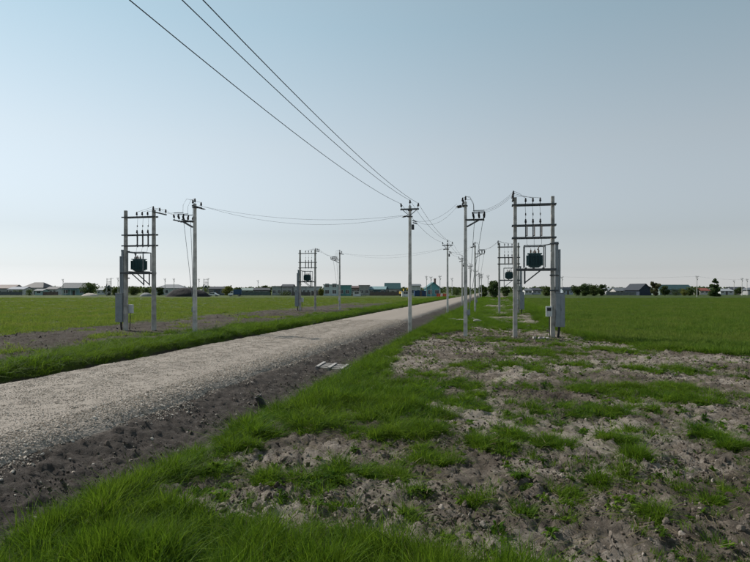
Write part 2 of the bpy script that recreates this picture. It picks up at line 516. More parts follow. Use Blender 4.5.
def tuft_mesh(name, n, rad, h, w, mat_, lean=.5, seed=0, segs=3):
    r = np.random.default_rng(seed)
    V = []; F = []
    for i in range(n):
        a = r.uniform(0, 2 * math.pi); q = rad * math.sqrt(r.uniform())
        bx, by = q * math.cos(a), q * math.sin(a)
        hh = h * r.uniform(.45, 1.1); ww = w * r.uniform(.7, 1.3)
        la = a + r.normal(0, .9); ln = abs(r.normal(0, lean)) * hh
        fa = r.uniform(0, math.pi); cx, cy = math.cos(fa) * ww / 2, math.sin(fa) * ww / 2
        b0 = len(V)
        for k in range(segs):
            t = k / segs
            ox, oy = math.cos(la) * ln * t ** 1.8, math.sin(la) * ln * t ** 1.8
            z = hh * (t - .22 * (ln / hh) * t * t) - .03 * (k == 0)
            wk = (1 - .55 * t)
            V.append((bx + ox - cx * wk, by + oy - cy * wk, z)); V.append((bx + ox + cx * wk, by + oy + cy * wk, z))
        V.append((bx + math.cos(la) * ln, by + math.sin(la) * ln, hh * (1 - .22 * ln / hh)))
        for k in range(segs - 1):
            F.append((b0 + 2 * k, b0 + 2 * k + 1, b0 + 2 * k + 3, b0 + 2 * k + 2))
        F.append((b0 + 2 * segs - 2, b0 + 2 * segs - 1, b0 + 2 * segs))
    me_ = bpy.data.meshes.new(name); me_.from_pydata(V, [], F); me_.materials.append(mat_); me_.shade_smooth()
    return me_

def leafy_mesh(name, n, rad, h, mat_, seed=0):
    """low broad-leaved weed: kite-shaped leaves on short arcs"""
    r = np.random.default_rng(seed); V = []; F = []
    for i in range(n):
        a = r.uniform(0, 2 * math.pi); ln = rad * r.uniform(.4, 1); z0 = h * r.uniform(.1, .9); w = ln * r.uniform(.22, .38)
        d = np.array([math.cos(a), math.sin(a)]); p = np.array([-d[1], d[0]])
        b0 = len(V)
        V.append((0, 0, z0 * .4)); m_ = d * ln * .55
        V.append((*(m_ + p * w / 2), z0 + .02)); V.append((*(d * ln), z0 * .8)); V.append((*(m_ - p * w / 2), z0 + .02))
        F.append((b0, b0 + 1, b0 + 2, b0 + 3))
    me_ = bpy.data.meshes.new(name); me_.from_pydata(V, [], F); me_.materials.append(mat_)
    return me_

def rock_mesh(name, mat_, seed, sub=2, rough=.35, flat=.65):
    import bmesh
    bm = bmesh.new(); bmesh.ops.create_icosphere(bm, subdivisions=sub, radius=.5)
    r = random.Random(seed)
    offs = [Vector((r.uniform(-9, 9), r.uniform(-9, 9), r.uniform(-9, 9))) for _ in range(3)]
    planes = [(Vector((r.gauss(0, 1), r.gauss(0, 1), r.gauss(0, 1))).normalized(), r.uniform(.28, .42)) for _ in range(7)]
    from mathutils import noise as mn
    for v in bm.verts:
        p = v.co.copy()
        for (nn, d) in planes:
            k = p.dot(nn) - d
            if k > 0: p -= nn * k
        p *= 1 + rough * mn.noise(v.co * 3 + offs[0]) * .6
        v.co = Vector((p.x, p.y, p.z * flat))
    me_ = bpy.data.meshes.new(name); bm.to_mesh(me_); bm.free(); me_.materials.append(mat_)
    return me_

grass_near = blade_material('grass_verge_green', (.007, .024, .003), (.048, .120, .008), (.160, .250, .022), .48, .28, (.13, .205, .010))
grass_right = blade_material('grass_field_green', (.038, .078, .011), (.080, .142, .020), (.145, .200, .036), .46, .65, (.13, .21, .02))
grass_left = blade_material('grass_field_yellow_backlit', (.054, .098, .013), (.108, .176, .024), (.180, .230, .044), .48, .85, (.16, .22, .02))  # colour lightened, as blades seen towards the sun are lit through
dry_mat = blade_material('grass_dry_stalk', (.10, .085, .04), (.18, .155, .08), (.25, .22, .13), .25)

tall = [tuft_mesh('tall', 36, .10, .40, .0068, grass_near, .75, 100 + i) for i in range(5)] + \
       [tuft_mesh('short', 30, .09, .22, .0065, grass_near, .7, 120 + i) for i in range(3)] + \
       [leafy_mesh('weed', 26, .16, .12, grass_near, 140 + i) for i in range(2)] + \
       [tuft_mesh('stalk', 4, .04, .5, .006, dry_mat, .3, 150)]
verge_c = proto_collection('verge_tuft', tall)
field_r = proto_collection('field_tuft', [tuft_mesh('ft', 46, .36, .30, .020, grass_right, .5, 200 + i, 2) for i in range(5)])
field_l = proto_collection('pasture_tuft', [tuft_mesh('pt', 46, .38, .27, .020, grass_left, .6, 220 + i, 2) for i in range(5)])

def sample(n, x0, x1, y0, y1, power=1.0):
    """points in a trapezoid seen from the road end, denser nearby"""
    t = rng.uniform(0, 1, n) ** power
    y = y0 + (y1 - y0) * t
    x = x0(y) + (x1(y) - x0(y)) * rng.uniform(0, 1, n)
    return x, y

def tufts(name, x, y, hscale, widen, coll, pick, label, thr=.35):
    zz = zones(x, y)
    keep = zz[0] > thr + rng.uniform(0, .5, len(x)) * (1 - thr)
    x, y = x[keep], y[keep]; zz = tuple(q[keep] for q in zz)
    z = height(x, y, zz)
    n = len(x)
    clump = .12 + 1.85 * fbm(x, y, 2.0, 3, 301) ** 1.2
    h = zz[1] / .36 * hscale * clump * rng.uniform(.75, 1.25, n)
    w = widen * rng.uniform(.85, 1.25, n)
    rot = np.stack([rng.normal(0, .2, n), rng.normal(.08, .2, n), rng.uniform(0, 6.283, n)], 1)
    scl = np.stack([w, w, h], 1)
    return scatter(name, np.stack([x, y, z], 1), rot, scl, pick(n), coll, label)

def pick_near(n):
    return rng.choice(11, n, p=[.12] * 5 + [.085] * 3 + [.06] * 2 + [.025])

# foreground and roadside verge
x, y = sample(30000, lambda y: np.maximum(-1.05 * (y + 1), -5.2 + RD * y), lambda y: np.minimum(1.0 * (y + 1), 9 + 0 * y), 3.4, 9.5)
tufts('foreground_grass', x, y, 1.0, 1.0, verge_c, pick_near, 'tall dark green grass in the foreground beside the ditch')
x, y = sample(60000, lambda y: -5.2 + RD * y, lambda y: np.interp(y, FB_Y, FB_X) + .5, 9.5, 46, 1.35)
tufts('verge_grass', x, y, 1.0, 1.25, verge_c, pick_near, 'green grass patches scattered on bare soil along the ditch')
x, y = sample(16000, lambda y: -4.6 + RD * y, lambda y: np.minimum(.95 * (y + 2), np.interp(y, FB_Y, FB_X)), 4.8, 44, 1.3)
k_ = rng.uniform(0, 1, len(x)) < .06 + .55 * sstep(.48, .66, fbm(x, y, 1.1, 3, 333))
x, y = x[k_], y[k_]; n = len(x)
scatter('scattered_weeds', np.stack([x, y, height(x, y)], 1), np.stack([rng.normal(0, .3, n), rng.normal(0, .3, n), rng.uniform(0, 6.28, n)], 1),
        rng.uniform(.35, 1.0, (n, 1)) * np.array([[.9, .9, .7]]), rng.choice([5, 6, 7, 8, 9, 10], n, p=[.22, .22, .22, .15, .15, .04]), verge_c, 'small green weeds sprinkled over the bare soil')
straw = proto_collection('straw', [tuft_mesh('straw', 5, .10, .22, .006, dry_mat, .5, 170 + i) for i in range(3)])
x, y = sample(6000, lambda y: -4.8 + RD * y, lambda y: np.minimum(.95 * (y + 2), np.interp(y, FB_Y, FB_X)), 4.6, 34, 1.3)
n = len(x)
scatter('dry_straw', np.stack([x, y, height(x, y) + .012], 1), np.stack([np.full(n, 1.45) + rng.normal(0, .2, n), np.zeros(n), rng.uniform(0, 6.28, n)], 1),
        rng.uniform(.3, .95, (n, 1)) * np.ones((1, 3)), rng.integers(0, 3, n), straw, 'dry straw lying on the soil and among the grass')
x, y = sample(22000, lambda y: -5.2 + RD * y, lambda y: 6 + RD * y, 46, 190, 1.5)
tufts('far_verge_grass', x, y, 1.1, 2.4, verge_c, lambda n: rng.integers(0, 5, n), 'rough green grass along the distant rows of poles')
x, y = sample(9000, lambda y: -19 + RD * y, lambda y: -13.4 + RD * y, 8, 40, 1.0)
x2, y2 = sample(14000, lambda y: -19 + RD * y, lambda y: -13.4 + RD * y, 40, 200, 1.4)
x, y = np.r_[x, x2], np.r_[y, y2]
tufts('bank_grass', x, y, 1.0, 1.9, verge_c, lambda n: rng.integers(0, 8, n), 'strip of green grass between the road and the soil strip')
# fields
x, y = sample(46000, lambda y: np.interp(y, FB_Y, FB_X) - .5, lambda y: .95 * (y + 12), 8, 170, 1.5)
tufts('field_grass', x, y, 1.0, 1.0, field_r, lambda n: rng.integers(0, 5, n), 'even green meadow grass beyond the transformer frames')
x, y = sample(50000, lambda y: -1.05 * (y + 14), lambda y: -17.8 + RD * y, 12, 180, 1.5)
tufts('pasture_grass', x, y, 1.0, 1.0, field_l, lambda n: rng.integers(0, 5, n), 'yellowish green pasture grass in front of the village houses')

# gravel on the road and spilling down its shoulder
gm_ = stone_material('gravel_stone', [(.1, (.25, .207, .165)), (.45, (.365, .312, .258)), (.75, (.46, .402, .343)), (.98, (.58, .53, .47))])
gravel_c = proto_collection('gravel', [rock_mesh('gravel', gm_, 400 + i, 1, .3, .5) for i in range(6)])
def gravel_pts(n, y0, y1, o0, o1, power):
    y_ = y0 + (y1 - y0) * rng.uniform(0, 1, n) ** power
    o_ = o0 + (o1 - o0) * rng.uniform(0, 1, n)
    return o_, y_
o1_, y1_ = gravel_pts(190000, 4.5, 44, -12.7, -7.25, 1.45)
tk_ = np.exp(-((o1_ + 11.0) / .45) ** 2) + np.exp(-((o1_ + 8.7) / .45) ** 2)
k_ = rng.uniform(0, 1, len(o1_)) > .35 * tk_
o1_, y1_ = o1_[k_], y1_[k_]
o2_, y2_ = gravel_pts(52000, 4.5, 45, -8.0, -6.7, 1.2)
k_ = rng.uniform(0, 1, len(o2_)) < sstep(-6.75, -7.35, o2_ + (fbm(o2_ + RD * y2_, y2_, 1.2, 2, 9) - .5) * .9)
o2_, y2_ = o2_[k_], y2_[k_]
o3_, y3_ = gravel_pts(700, 4.5, 40, -6.7, -4.9, 1.1)
oo_, yy_ = np.r_[o1_, o2_, o3_], np.r_[y1_, y2_, y3_]
xx_ = oo_ + RD * yy_
ed_ = np.clip(np.abs(oo_ + 9.78) - 2.3, 0, 1)
os_ = oo_ + ed_ * (fbm(yy_, yy_ * 0 + oo_ * .2, .9, 3, 5) - .5) * .45
xx_ = os_ + RD * yy_
zr_ = road_z(oo_) + (fbm(xx_, yy_, 2.5, 3, 8) - .5) * (.03 + .10 * ed_)
zz_ = np.maximum(np.where(oo_ < -6.9, zr_, -9), height(xx_, yy_))
sz = np.r_[np.exp(rng.normal(-3.98, .34, len(o1_))), np.exp(rng.normal(-3.5, .40, len(o2_))), np.exp(rng.normal(-3.4, .5, len(o3_)))]
sz = np.clip(sz, .012, .13)
n = len(oo_)
scatter('road_gravel', np.stack([xx_, yy_, zz_ + sz * .06], 1), rng.uniform(0, 6.28, (n, 3)) * np.array([.15, .15, 1]),
        np.stack([sz, sz * rng.uniform(.7, 1, n), sz], 1), rng.integers(0, 6, n), gravel_c, 'pale crushed gravel on the road and its shoulder')

# clods on the bare soil
cm_ = stone_material('soil_clod', [(.1, (.034, .026, .021)), (.45, (.082, .066, .054)), (.80, (.155, .130, .108)), (.98, (.37, .33, .29))])
clod_c = proto_collection('clod', [rock_mesh('clod', cm_, 500 + i, 2, .6, .75) for i in range(6)])
x, y = sample(165000, lambda y: -6.7 + RD * y, lambda y: np.minimum(.9 * (y + 2), np.interp(y, FB_Y, FB_X)), 4.6, 42, 1.35)
xl, yl = sample(9000, lambda y: -28 + RD * y, lambda y: -17 + RD * y, 14, 70, 1.2)
x, y = np.r_[x, xl], np.r_[y, yl]
zz = zones(x, y)
den = .25 + .75 * sstep(.42, .6, fbm(x, y, .9, 3, 88))
keep = (rng.uniform(0, 1, len(x)) < den * np.where(zz[3] > .4, .45, 1)) & (zz[0] < .6)
x, y = x[keep], y[keep]; zz = tuple(q[keep] for q in zz)
n = len(x)
sz = np.clip(np.exp(rng.normal(-3.85, .55, n)), .010, .12) * np.where(zz[4] > .5, 1.5, 1)
scatter('soil_clods', np.stack([x, y, height(x, y, zz) + sz * .08], 1), rng.uniform(0, 6.28, (n, 3)) * np.array([.3, .3, 1]),
        np.stack([sz * rng.uniform(.8, 1.4, n), sz, sz * rng.uniform(.6, 1, n)], 1), rng.integers(0, 6, n), clod_c,
        'crumbly grey brown soil clods on the bare ground')

# ------------------------------------------------------------------ poles, frames and wires
RZ = -math.atan(.205)
CONC = mat('pole_concrete', (.50, .485, .455), .85, 0, .28, 2.2, .35)
CONC2 = mat('pole_concrete_dark', (.37, .355, .33), .85, 0, .30, 2.2, .35)
STEEL = mat('galvanised_steel', (.20, .215, .225), .55, .35, .15, 8)
DARK = mat('dark_steel', (.085, .09, .095), .6, .2, .2, 8)
POLY = mat('black_polymer', (.022, .022, .026), .45, 0, .2, 10)
GREY = mat('cabinet_paint', (.22, .245, .265), .5, 0, .10, 4)
PALE = mat('meter_box_paint', (.52, .54, .54), .5, 0, .08, 4)
TEAL = mat('transformer_paint', (.030, .085, .095), .45, 0, .15, 5)
WIRE = mat('aluminium_wire', (.06, .067, .076), .8, 0, .1, 2, 0, .1)
CERAM = mat('bushing_ceramic', (.20, .15, .12), .3, 0, .1, 4)

INS = MB().lathe([(.012, 0), (.012, .09), (.030, .10), (.055, .12), (.060, .17), (.042, .20), (.050, .22), (.040, .28), (.024, .31), (.0, .32)], n=10).mesh('insulator', POLY, True)
STRAIN = MB().lathe([(.015, 0), (.02, .05), (.045, .07), (.022, .10), (.045, .13), (.022, .16), (.045, .19), (.022, .22), (.045, .25), (.015, .28), (.012, .34)], n=8).mesh('strain_insulator', POLY, True)
BUSH = MB().lathe([(.03, 0), (.045, .03), (.03, .06), (.05, .09), (.03, .12), (.045, .15), (.025, .18), (.012, .21), (.012, .27)], n=8).mesh('bushing', CERAM, True)

def shaft(parent, h, x=0, y=0, w0=.215, w1=.145, m=CONC):
    b = MB()
    n = 6
    for i in range(n):
        a, c = i / n, (i + 1) / n
        za, zb = -.15 + (h + .15) * a, -.15 + (h + .15) * c
        wa, wb = w0 + (w1 - w0) * a, w0 + (w1 - w0) * c
        b.frustum((x, y, za), wa, wa * .95, (x, y, zb), wb, wb * .95)
    return b.build('shaft', m, parent)

def pole_a(name='utility_pole'):
    t = empty(name, (0, 0, 0), RZ)
    shaft(t, 7.5)
    ca = MB().box((-.54, -.17, 7.25), (.54, -.10, 7.34)).box((-.54, -.102, 7.25), (.54, -.092, 7.30)).build('crossarm', DARK, t)
    MB().bar((-.40, -.135, 7.25), (-.05, -.125, 6.95), .035).bar((.40, -.135, 7.25), (.05, -.125, 6.95), .035).build('brace', DARK, ca)
    MB().box((-.115, -.125, 7.22), (.115, .115, 7.27)).build('clamp', DARK, ca)
    for lx, tl in ((-.47, -.14), (.47, .14)):
        inst('insulator', INS, t, (lx, -.135, 7.34), (0, tl, 0))
    MB().box((-.03, -.03, 7.5), (.03, .03, 7.56)).build('cap', DARK, t)
    inst('insulator', INS, t, (0, 0, 7.55))
    br = MB().box((-.15, -.13, 6.86), (.15, .13, 6.91)).build('bracket', DARK, t)
    for k, dy in enumerate((-.1, .1)):
        inst('strain_insulator', STRAIN, t, (-.13, dy, 6.9 + .06 * k), (0, -1.75, 0))
        inst('strain_insulator', STRAIN, t, (.13, dy, 6.66 - .1 * k), (0, 1.9, 0))
    MB().box((.11, -.10, 6.12), (.24, .08, 6.42)).build('junction_box', POLY, t, bevel=.01)
    MB().box((-.004, -.135, 1.75), (.10, -.118, 1.92)).build('number_plate', PALE, t)
    return t

def pole_b(name='switch_pole'):
    """end pole: wire arm along the road, switch bracket towards local +x"""
    t = empty(name, (0, 0, 0), RZ)
    shaft(t, 7.35)
    ca = MB().box((-.17, -.52, 7.12), (-.10, .52, 7.20)).build('crossarm', DARK, t)
    MB().box((-.12, -.115, 7.10), (.115, .115, 7.15)).build('clamp', DARK, ca)
    for ly in (-.46, .46): inst('insulator', INS, t, (-.135, ly, 7.20))
    inst('insulator', INS, t, (0, 0, 7.35))
    for ly in (-.3, .0, .3): inst('strain_insulator', STRAIN, t, (-.17, ly, 7.12), (0, -1.75, 0))
    b = MB()
    for s in (-1, 1):
        b.bar((.0, s * .14, 6.35), (.98, s * .14, 6.35), .06)
        b.bar((.08, s * .14, 5.98), (.72, s * .14, 6.33), .05)
    b.bar((.98, -.62, 6.38), (.98, .62, 6.38), .06).bar((.45, -.62, 6.38), (.45, .62, 6.38), .06)
    b.build('switch_bracket', DARK, t)
    for ly in (-.52, 0, .52):
        sw = MB().bar((.42, ly, 6.78), (1.02, ly, 6.78), .03, .04).build('switch_blade', STEEL, t)
        inst('insulator', INS, sw, (.47, ly, 6.41), (0, -.25, 0)); inst('insulator', INS, sw, (.96, ly, 6.41), (0, .25, 0))
        inst('insulator', INS, sw, (.72, ly, 6.41), (0, .05, 0))
    MB().tube([(.96, -.45, 6.36), (.55, -.3, 3.8), (.20, -.16, 1.42)], .013, 5).build('operating_rod', STEEL, t)
    MB().tube([(.50, -.40, 6.36), (.33, -.28, 3.9), (.18, -.14, 1.42)], .013, 5).build('operating_rod', STEEL, t)
    d = MB().box((.10, -.22, 1.15), (.26, -.08, 1.45)).build('drive_box', GREY, t, bevel=.01)
    MB().bar((.18, -.24, 1.2), (.18, -.24, 1.05), .025).build('handle', DARK, d)
    for ly in (-.46, 0.0, .46):
        z0 = 7.5 if ly else 7.66
        MB().tube([(-.13 if ly else 0, ly, z0), (.25, ly * 1.05, 7.55), (.44, ly * 1.1, 7.2), (.45, ly * 1.12, 6.80)], .008, 4).build('jumper_wire', WIRE, t)
    return t

def frame_c(name='transformer_frame'):
    t = empty(name, (0, 0, 0), RZ)
    for lx in (-.965, .965):
        shaft(t, 7.42, lx, 0, .235, .17, CONC2)
    for z_ in (6.95, 5.85, 5.19):
        MB().box((-1.14, -.20, z_), (1.14, -.13, z_ + .09)).box((-1.14, .13, z_), (1.14, .19, z_ + .07)).build('crossarm', DARK, t)
    FX = (-.43, -.055, .32)
    for fx in FX:
        inst('insulator', INS, t, (fx, -.165, 7.04))
        fu = MB().box((fx - .03, -.26, 5.16), (fx + .03, -.22, 6.02)).build('fuse_holder', DARK, t)
        MB().tube([(fx + .07, -.30, 5.30), (fx + .07, -.30, 5.86)], .028, 8).build('fuse_tube', CERAM, fu)
        inst('insulator', INS, fu, (fx, -.19, 5.92)); 
        MB().box((fx, -.30, 5.31), (fx + .08, -.25, 5.35)).build('clip', STEEL, fu); MB().box((fx, -.30, 5.80), (fx + .08, -.25, 5.84)).build('clip', STEEL, fu)
        jw = MB().tube([(fx, -.165, 7.30), (fx - .03, -.22, 6.95), (fx, -.22, 6.5), (fx, -.20, 6.24)], .008, 4).build('jumper_wire', WIRE, t)
        MB().lathe([(.01, 0), (.035, .02), (.02, .05), (.038, .08), (.02, .11), (.03, .13), (.01, .15)], (fx, -.22, 6.40), n=8).build('arrester', POLY, jw)
        MB().tube([(fx + .05, -.28, 5.28), (fx + .06, -.2, 4.9), (fx * .6 + .05, -.05, 4.72)], .008, 4).build('jumper_wire', WIRE, t)
    MB().box((-1.13, -1.15, 7.22), (-1.06, .34, 7.29)).build('line_arm', DARK, t)
    for k, ly in enumerate((-1.08, -.42, .26)):
        inst('insulator', INS, t, (-1.095, ly, 7.29))
        MB().tube([(-1.09, ly, 7.58), (-.75, ly * .6, 7.50), (FX[k], -.165, 7.33)], .008, 4).build('jumper_wire', WIRE, t)
    # platform and its bracket
    p = MB()
    for s in (-.32, .26): p.box((-.93, s, 3.48), (1.12, s + .07, 3.60))
    for lx in (-.45, -.05, .45): p.box((lx, -.40, 3.602), (lx + .07, .42, 3.65))
    p.build('platform', DARK, t)
    b = MB()
    b.bar((-.47, -.29, 3.48), (-.47, -.29, 2.78), .055).bar((-.47, -.29, 2.84), (.32, -.29, 3.48), .05)
    b.bar((-.47, .29, 3.48), (-.47, .29, 2.78), .055).bar((-.47, .29, 2.84), (.32, .29, 3.48), .05)
    b.build('bracket', DARK, t)
    gf = MB()
    for ly in (-.40, .40):
        gf.bar((-.50, ly, 3.65), (-.50, ly, 4.80), .05).bar((.55, ly, 3.65), (.55, ly, 4.80), .05).bar((-.52, ly, 4.80), (.57, ly, 4.80), .05)
    gf.bar((-.50, -.4, 4.8), (-.50, .4, 4.8), .05).bar((.55, -.4, 4.8), (.55, .4, 4.8), .05)
    gf.build('guard_frame', STEEL, t)
    tr = MB().box((-.27, -.20, 3.70), (.35, .20, 4.36)).box((-.20, -.15, 3.65), (.28, .15, 3.70)).build('transformer_tank', TEAL, t)
    fn = MB()
    for k in range(11):
        fx = -.30 + k * .0675
        fn.box((fx, -.33, 3.76), (fx + .022, -.20, 4.30)).box((fx, .20, 3.76), (fx + .022, .33, 4.30))
    for k in range(6):
        fy = -.20 + k * .072
        fn.box((-.38, fy, 3.76), (-.27, fy + .022, 4.30)).box((.35, fy, 3.76), (.46, fy + .022, 4.30))
    fn.build('cooling_fins', TEAL, tr)
    lid = MB().box((-.33, -.26, 4.36), (.41, .26, 4.41)).build('lid', TEAL, tr)
    for k in range(3):
        inst('bushing', BUSH, tr, (-.16 + .2 * k, -.10, 4.41), (.15, 0, 0))
    for k in range(4):
        o = inst('low_voltage_bushing', BUSH, tr, (-.16 + .14 * k, .13, 4.41)); o.scale = (.7, .7, .6)
    # low-voltage riser, cabinet, meter box
    MB().box((1.10, -.12, 2.28), (1.24, .06, 4.98)).box((1.05, -.13, 4.88), (1.25, .07, 5.0)).build('cable_riser', GREY, t)
    MB().box((1.26, -.08, 2.28), (1.36, .05, 4.6)).build('cable_riser', GREY, t)
    MB().tube([(.2, .13, 4.6), (.3, .10, 4.82), (.7, .0, 4.86), (1.12, -.03, 4.93)], .03, 6).build('cable', POLY, t)
    for zs_ in (4.86, 3.20, 2.40): MB().box((.80, -.165, zs_), (1.26, -.13, zs_ + .07)).build('strap', DARK, t)
    cb = MB().box((1.10, -.24, .52), (1.56, .20, 2.28)).box((1.08, -.26, 2.281), (1.58, .22, 2.31)).build('cabinet', GREY, t, bevel=.012)
    MB().box((1.13, -.253, .58), (1.325, -.241, 2.22)).box((1.337, -.253, .58), (1.53, -.241, 2.22)).build('cabinet_door', GREY, cb)
    MB().box((1.35, -.27, 1.35), (1.37, -.254, 1.50)).build('handle', DARK, cb)
    MB().tube([(1.30, 0, .55), (1.28, .0, .25), (1.22, 0, -.15)], .06, 8).build('conduit', POLY, t)
    mb_ = MB().box((.60, -.28, 1.06), (.92, -.12, 1.60)).build('meter_box', PALE, t, bevel=.015)
    MB().box((.66, -.292, 1.36), (.86, -.281, 1.53)).build('meter_window', POLY, mb_)
    MB().tube([(.78, -.19, 1.07), (.78, -.16, .5), (.82, -.17, -.12)], .025, 6).build('conduit', POLY, t)
    return t

def W(loc, rz, p, sc=1.0):
    c, s_ = math.cos(rz), math.sin(rz)
    return Vector((loc[0] + sc * (c * p[0] - s_ * p[1]), loc[1] + sc * (s_ * p[0] + c * p[1]), loc[2] + sc * p[2]))

protoA, protoB, protoC = pole_a(), pole_b(), frame_c()
used = set()
def put(proto, x, y, rz, label, cat, group=None, z=None, sc=1.0):
    o = proto if proto.name not in used else copy_tree(proto)
    used.add(proto.name)
    o.location = (x, y, hz(x, y) if z is None else z); o.rotation_euler = (0, 0, rz); o.scale = (sc, sc, sc)
    tag(o, label, cat, group)
    return o

GA, GB, GC = 'concrete poles along the road verge', 'switch poles with rods', 'pole mounted transformer frames'
A = [(-7.2, -14.0), (2.03, 32.7), (7.5, 58.2), (13.0, 84), (18.6, 110), (25.2, 141), (33, 178)]
for i, (x, y) in enumerate(A):
    if i == 0:
        put(protoA, x, y, RZ, 'concrete line pole where the three long wires come from', 'utility pole', GA)
    else:
        put(protoA, x, y, RZ, ['', 'grey concrete pole with black crossarm at the grassy ditch edge by the wooden pallet',
            'concrete crossarm pole on the verge, second along the line after the pallet',
            'concrete crossarm pole on the verge, third along the line after the pallet',
            'concrete crossarm pole on the verge, fourth along the line after the pallet',
            'concrete crossarm pole on the verge, fifth along the line after the pallet',
            'concrete crossarm pole on the verge, sixth along the line after the pallet'][i], 'utility pole', GA)
Bp = [(4.95, 30.8, RZ, 'concrete switch pole with bracket towards the transformer frame with pale blocks at its foot'),
      (10.75, 60.5, RZ, 'concrete switch pole just beyond the low pile of concrete slabs'),
      (30.5, 165, RZ, 'far concrete switch pole close to the distant end of the road'),
      (-10.3, 32.2, RZ + math.pi, 'concrete switch pole with two long rods across the road beside dug soil'),
      (-4.45, 71.0, RZ + math.pi, 'concrete switch pole across the road in front of the white two storey house')]
Bo = [put(protoB, x, y, rz, lb, 'switch pole', GB) for (x, y, rz, lb) in Bp]
Cp = [(8.46, 30.0, RZ, 'transformer frame on two concrete poles with pale blocks at its foot'),
      (13.9, 58.5, RZ, 'transformer frame on two poles standing before the round dark trees'),
      (-14.5, 34.7, RZ + math.pi, 'transformer frame on two poles across the road, on the bare soil strip'),
      (-8.2, 68.5, RZ + math.pi, 'transformer frame on two poles in front of the grey terraced houses')]
Co = [put(protoC, x, y, rz, lb, 'transformer', GC) for (x, y, rz, lb) in Cp]
# far frames and poles among the houses
for (u, d, lb) in ((109, 235, 'small far transformer frame among trees by the small white house'), (206, 245, 'small far transformer frame rising behind the dark soil heap')):
    put(protoC, at(u, d), d, RZ + math.pi, lb, 'transformer', 'far transformer frames', z=0)
for (u, d) in ((63, 262), (118, 232), (165, 250), (174, 250), (199, 255), (311, 230), (426.5, 205), (431, 214), (440, 200), (452, 240),
               (481.5, 175), (488, 195), (562, 212), (697, 205), (734, 300), (742, 240), (747, 260), (258, 290)):
    put(protoA, at(u, d), d, RZ, 'thin far concrete pole standing against the sky near the village', 'utility pole', 'far thin poles', z=0,
        sc=1.0)

wire_n = 0
def wire(pts_list, sags, label, r=.011, n=5, group=None, segs=22):
    """one conductor through several supports, sagging between them"""
    P = []
    for k in range(len(pts_list) - 1):
        a, b = Vector(pts_list[k]), Vector(pts_list[k + 1])
        for i in range(segs + (k == len(pts_list) - 2)):
            t = i / segs
            p = a.lerp(b, t); p.z -= 4 * sags[k] * t * (1 - t); P.append(p)
    o = MB().tube(P, r, n).build('overhead_wire', WIRE)
    return tag(o, label, 'wire', group)

Aw = [(x, y, (hz(x, y) if y > 0 else 0)) for (x, y) in A]
for (lx, lz, nm) in ((-.50, 7.62, 'outer line wire on the road side,'), (0, 7.83, 'middle line wire, highest,'), (.50, 7.62, 'outer line wire on the transformer frame side,')):
    wire([W(a, RZ, (lx, -.135 if lx else 0, lz)) for a in Aw], [1.05, .45, .45, .45, .5, .6],
         nm + ' running along the row of verge poles', .0085, 5, 'line wires along the road', 28)

def cross_wires(b_i, a_i, c_i, far, side):
    Bx, By, Brz, _ = Bp[b_i]; bl = (Bx, By, hz(Bx, By))
    a = Aw[a_i]
    what = 'second poles past the pallet' if far else 'poles nearest the pallet'
    grp = 'tap wires'
    where = ('across the road ' if side < 0 else 'over the verge ')
    for ly in (-.1, .1):
        e = W(a, RZ, (.42 * (1 if side > 0 else -1), ly, 6.95 if side < 0 else 6.60))
        s_ = W(bl, Brz, (-.45, ly * 3.4, 7.2))
        wire([s_, e], [(.62 if side < 0 else .42) * (1 + ly * 2.5)], 'thin sagging wire strung %sto a switch pole, %s' % (where, what), .0055, 4, grp + ' at the ' + what + ' ' + where.strip(), 18)
    Cx, Cy, Crz, _ = Cp[c_i]; cl = (Cx, Cy, hz(Cx, Cy))
    for ly, cy in ((-.52, -1.08), (0, -.42), (.52, .26)):
        wire([W(bl, Brz, (.98, ly, 6.80)), W(cl, Crz, (-1.095, cy, 7.56))], [.16],
             'short slack wire to transformer frame %s, %s' % ('across the road' if side < 0 else 'on the verge', what), .006, 4, 'frame wires at the ' + what + ' ' + where.strip(), 12)
cross_wires(0, 1, 0, False, 1)
cross_wires(1, 2, 1, True, 1)
cross_wires(3, 1, 2, False, -1)
cross_wires(4, 2, 3, True, -1)
wire([(at(562, 212), 212, 7.5), (at(697, 205), 205, 7.5), (at(747, 260) , 260, 7.5)], [.6, .6], 'faint long wire between the thin far poles over the field', .014, 4)

# ------------------------------------------------------------------ small things near the road
WOOD = mat('weathered_plank', (.20, .188, .178), .85, 0, .35, 9, .4)
px, py = at(338, 18.6), 18.6
pal = empty('wooden_pallet', (px, py, -.11), R(-10)); pal.rotation_euler = (R(3), R(4), R(-12))
for k in range(4):
    MB().box((-.68, -.40 + k * .205, .06), (.68, -.24 + k * .205, .085 + .006 * (k % 2))).build('plank', WOOD, pal)
for bx_ in (-.60, -.20, .22, .60):
    MB().box((bx_ - .045, -.43, .0), (bx_ + .045, .42, .058)).build('batten', WOOD, pal)
    if bx_ not in (.60,): MB().box((bx_ - .04, -.42, .094), (bx_ + .05, .41, .118)).build('batten', mat('pale_batten', (.34, .325, .31), .85, 0, .2, 9), pal)
tag(pal, 'weathered grey plank pallet lying across the ditch bank', 'pallet')
x, y = g(266, 399, -.2)
pp = empty('drain_pipe', (x, y, hz(x, y) - .08), 0); pp.rotation_euler = (R(8), R(-26), 0)
MB().lathe([(.075, 0), (.085, .0), (.085, .44), (.075, .44), (.07, .44), (.07, .05)], n=14).build('pipe_wall', mat('dark_plastic', (.03, .032, .035), .6, 0, .25, 6), pp, smooth=False)
tag(pp, 'short dark plastic pipe stub leaning out of the ditch', 'pipe')
SLAB = mat('broken_concrete', (.27, .255, .235), .9, 0, .25, 5, .5)
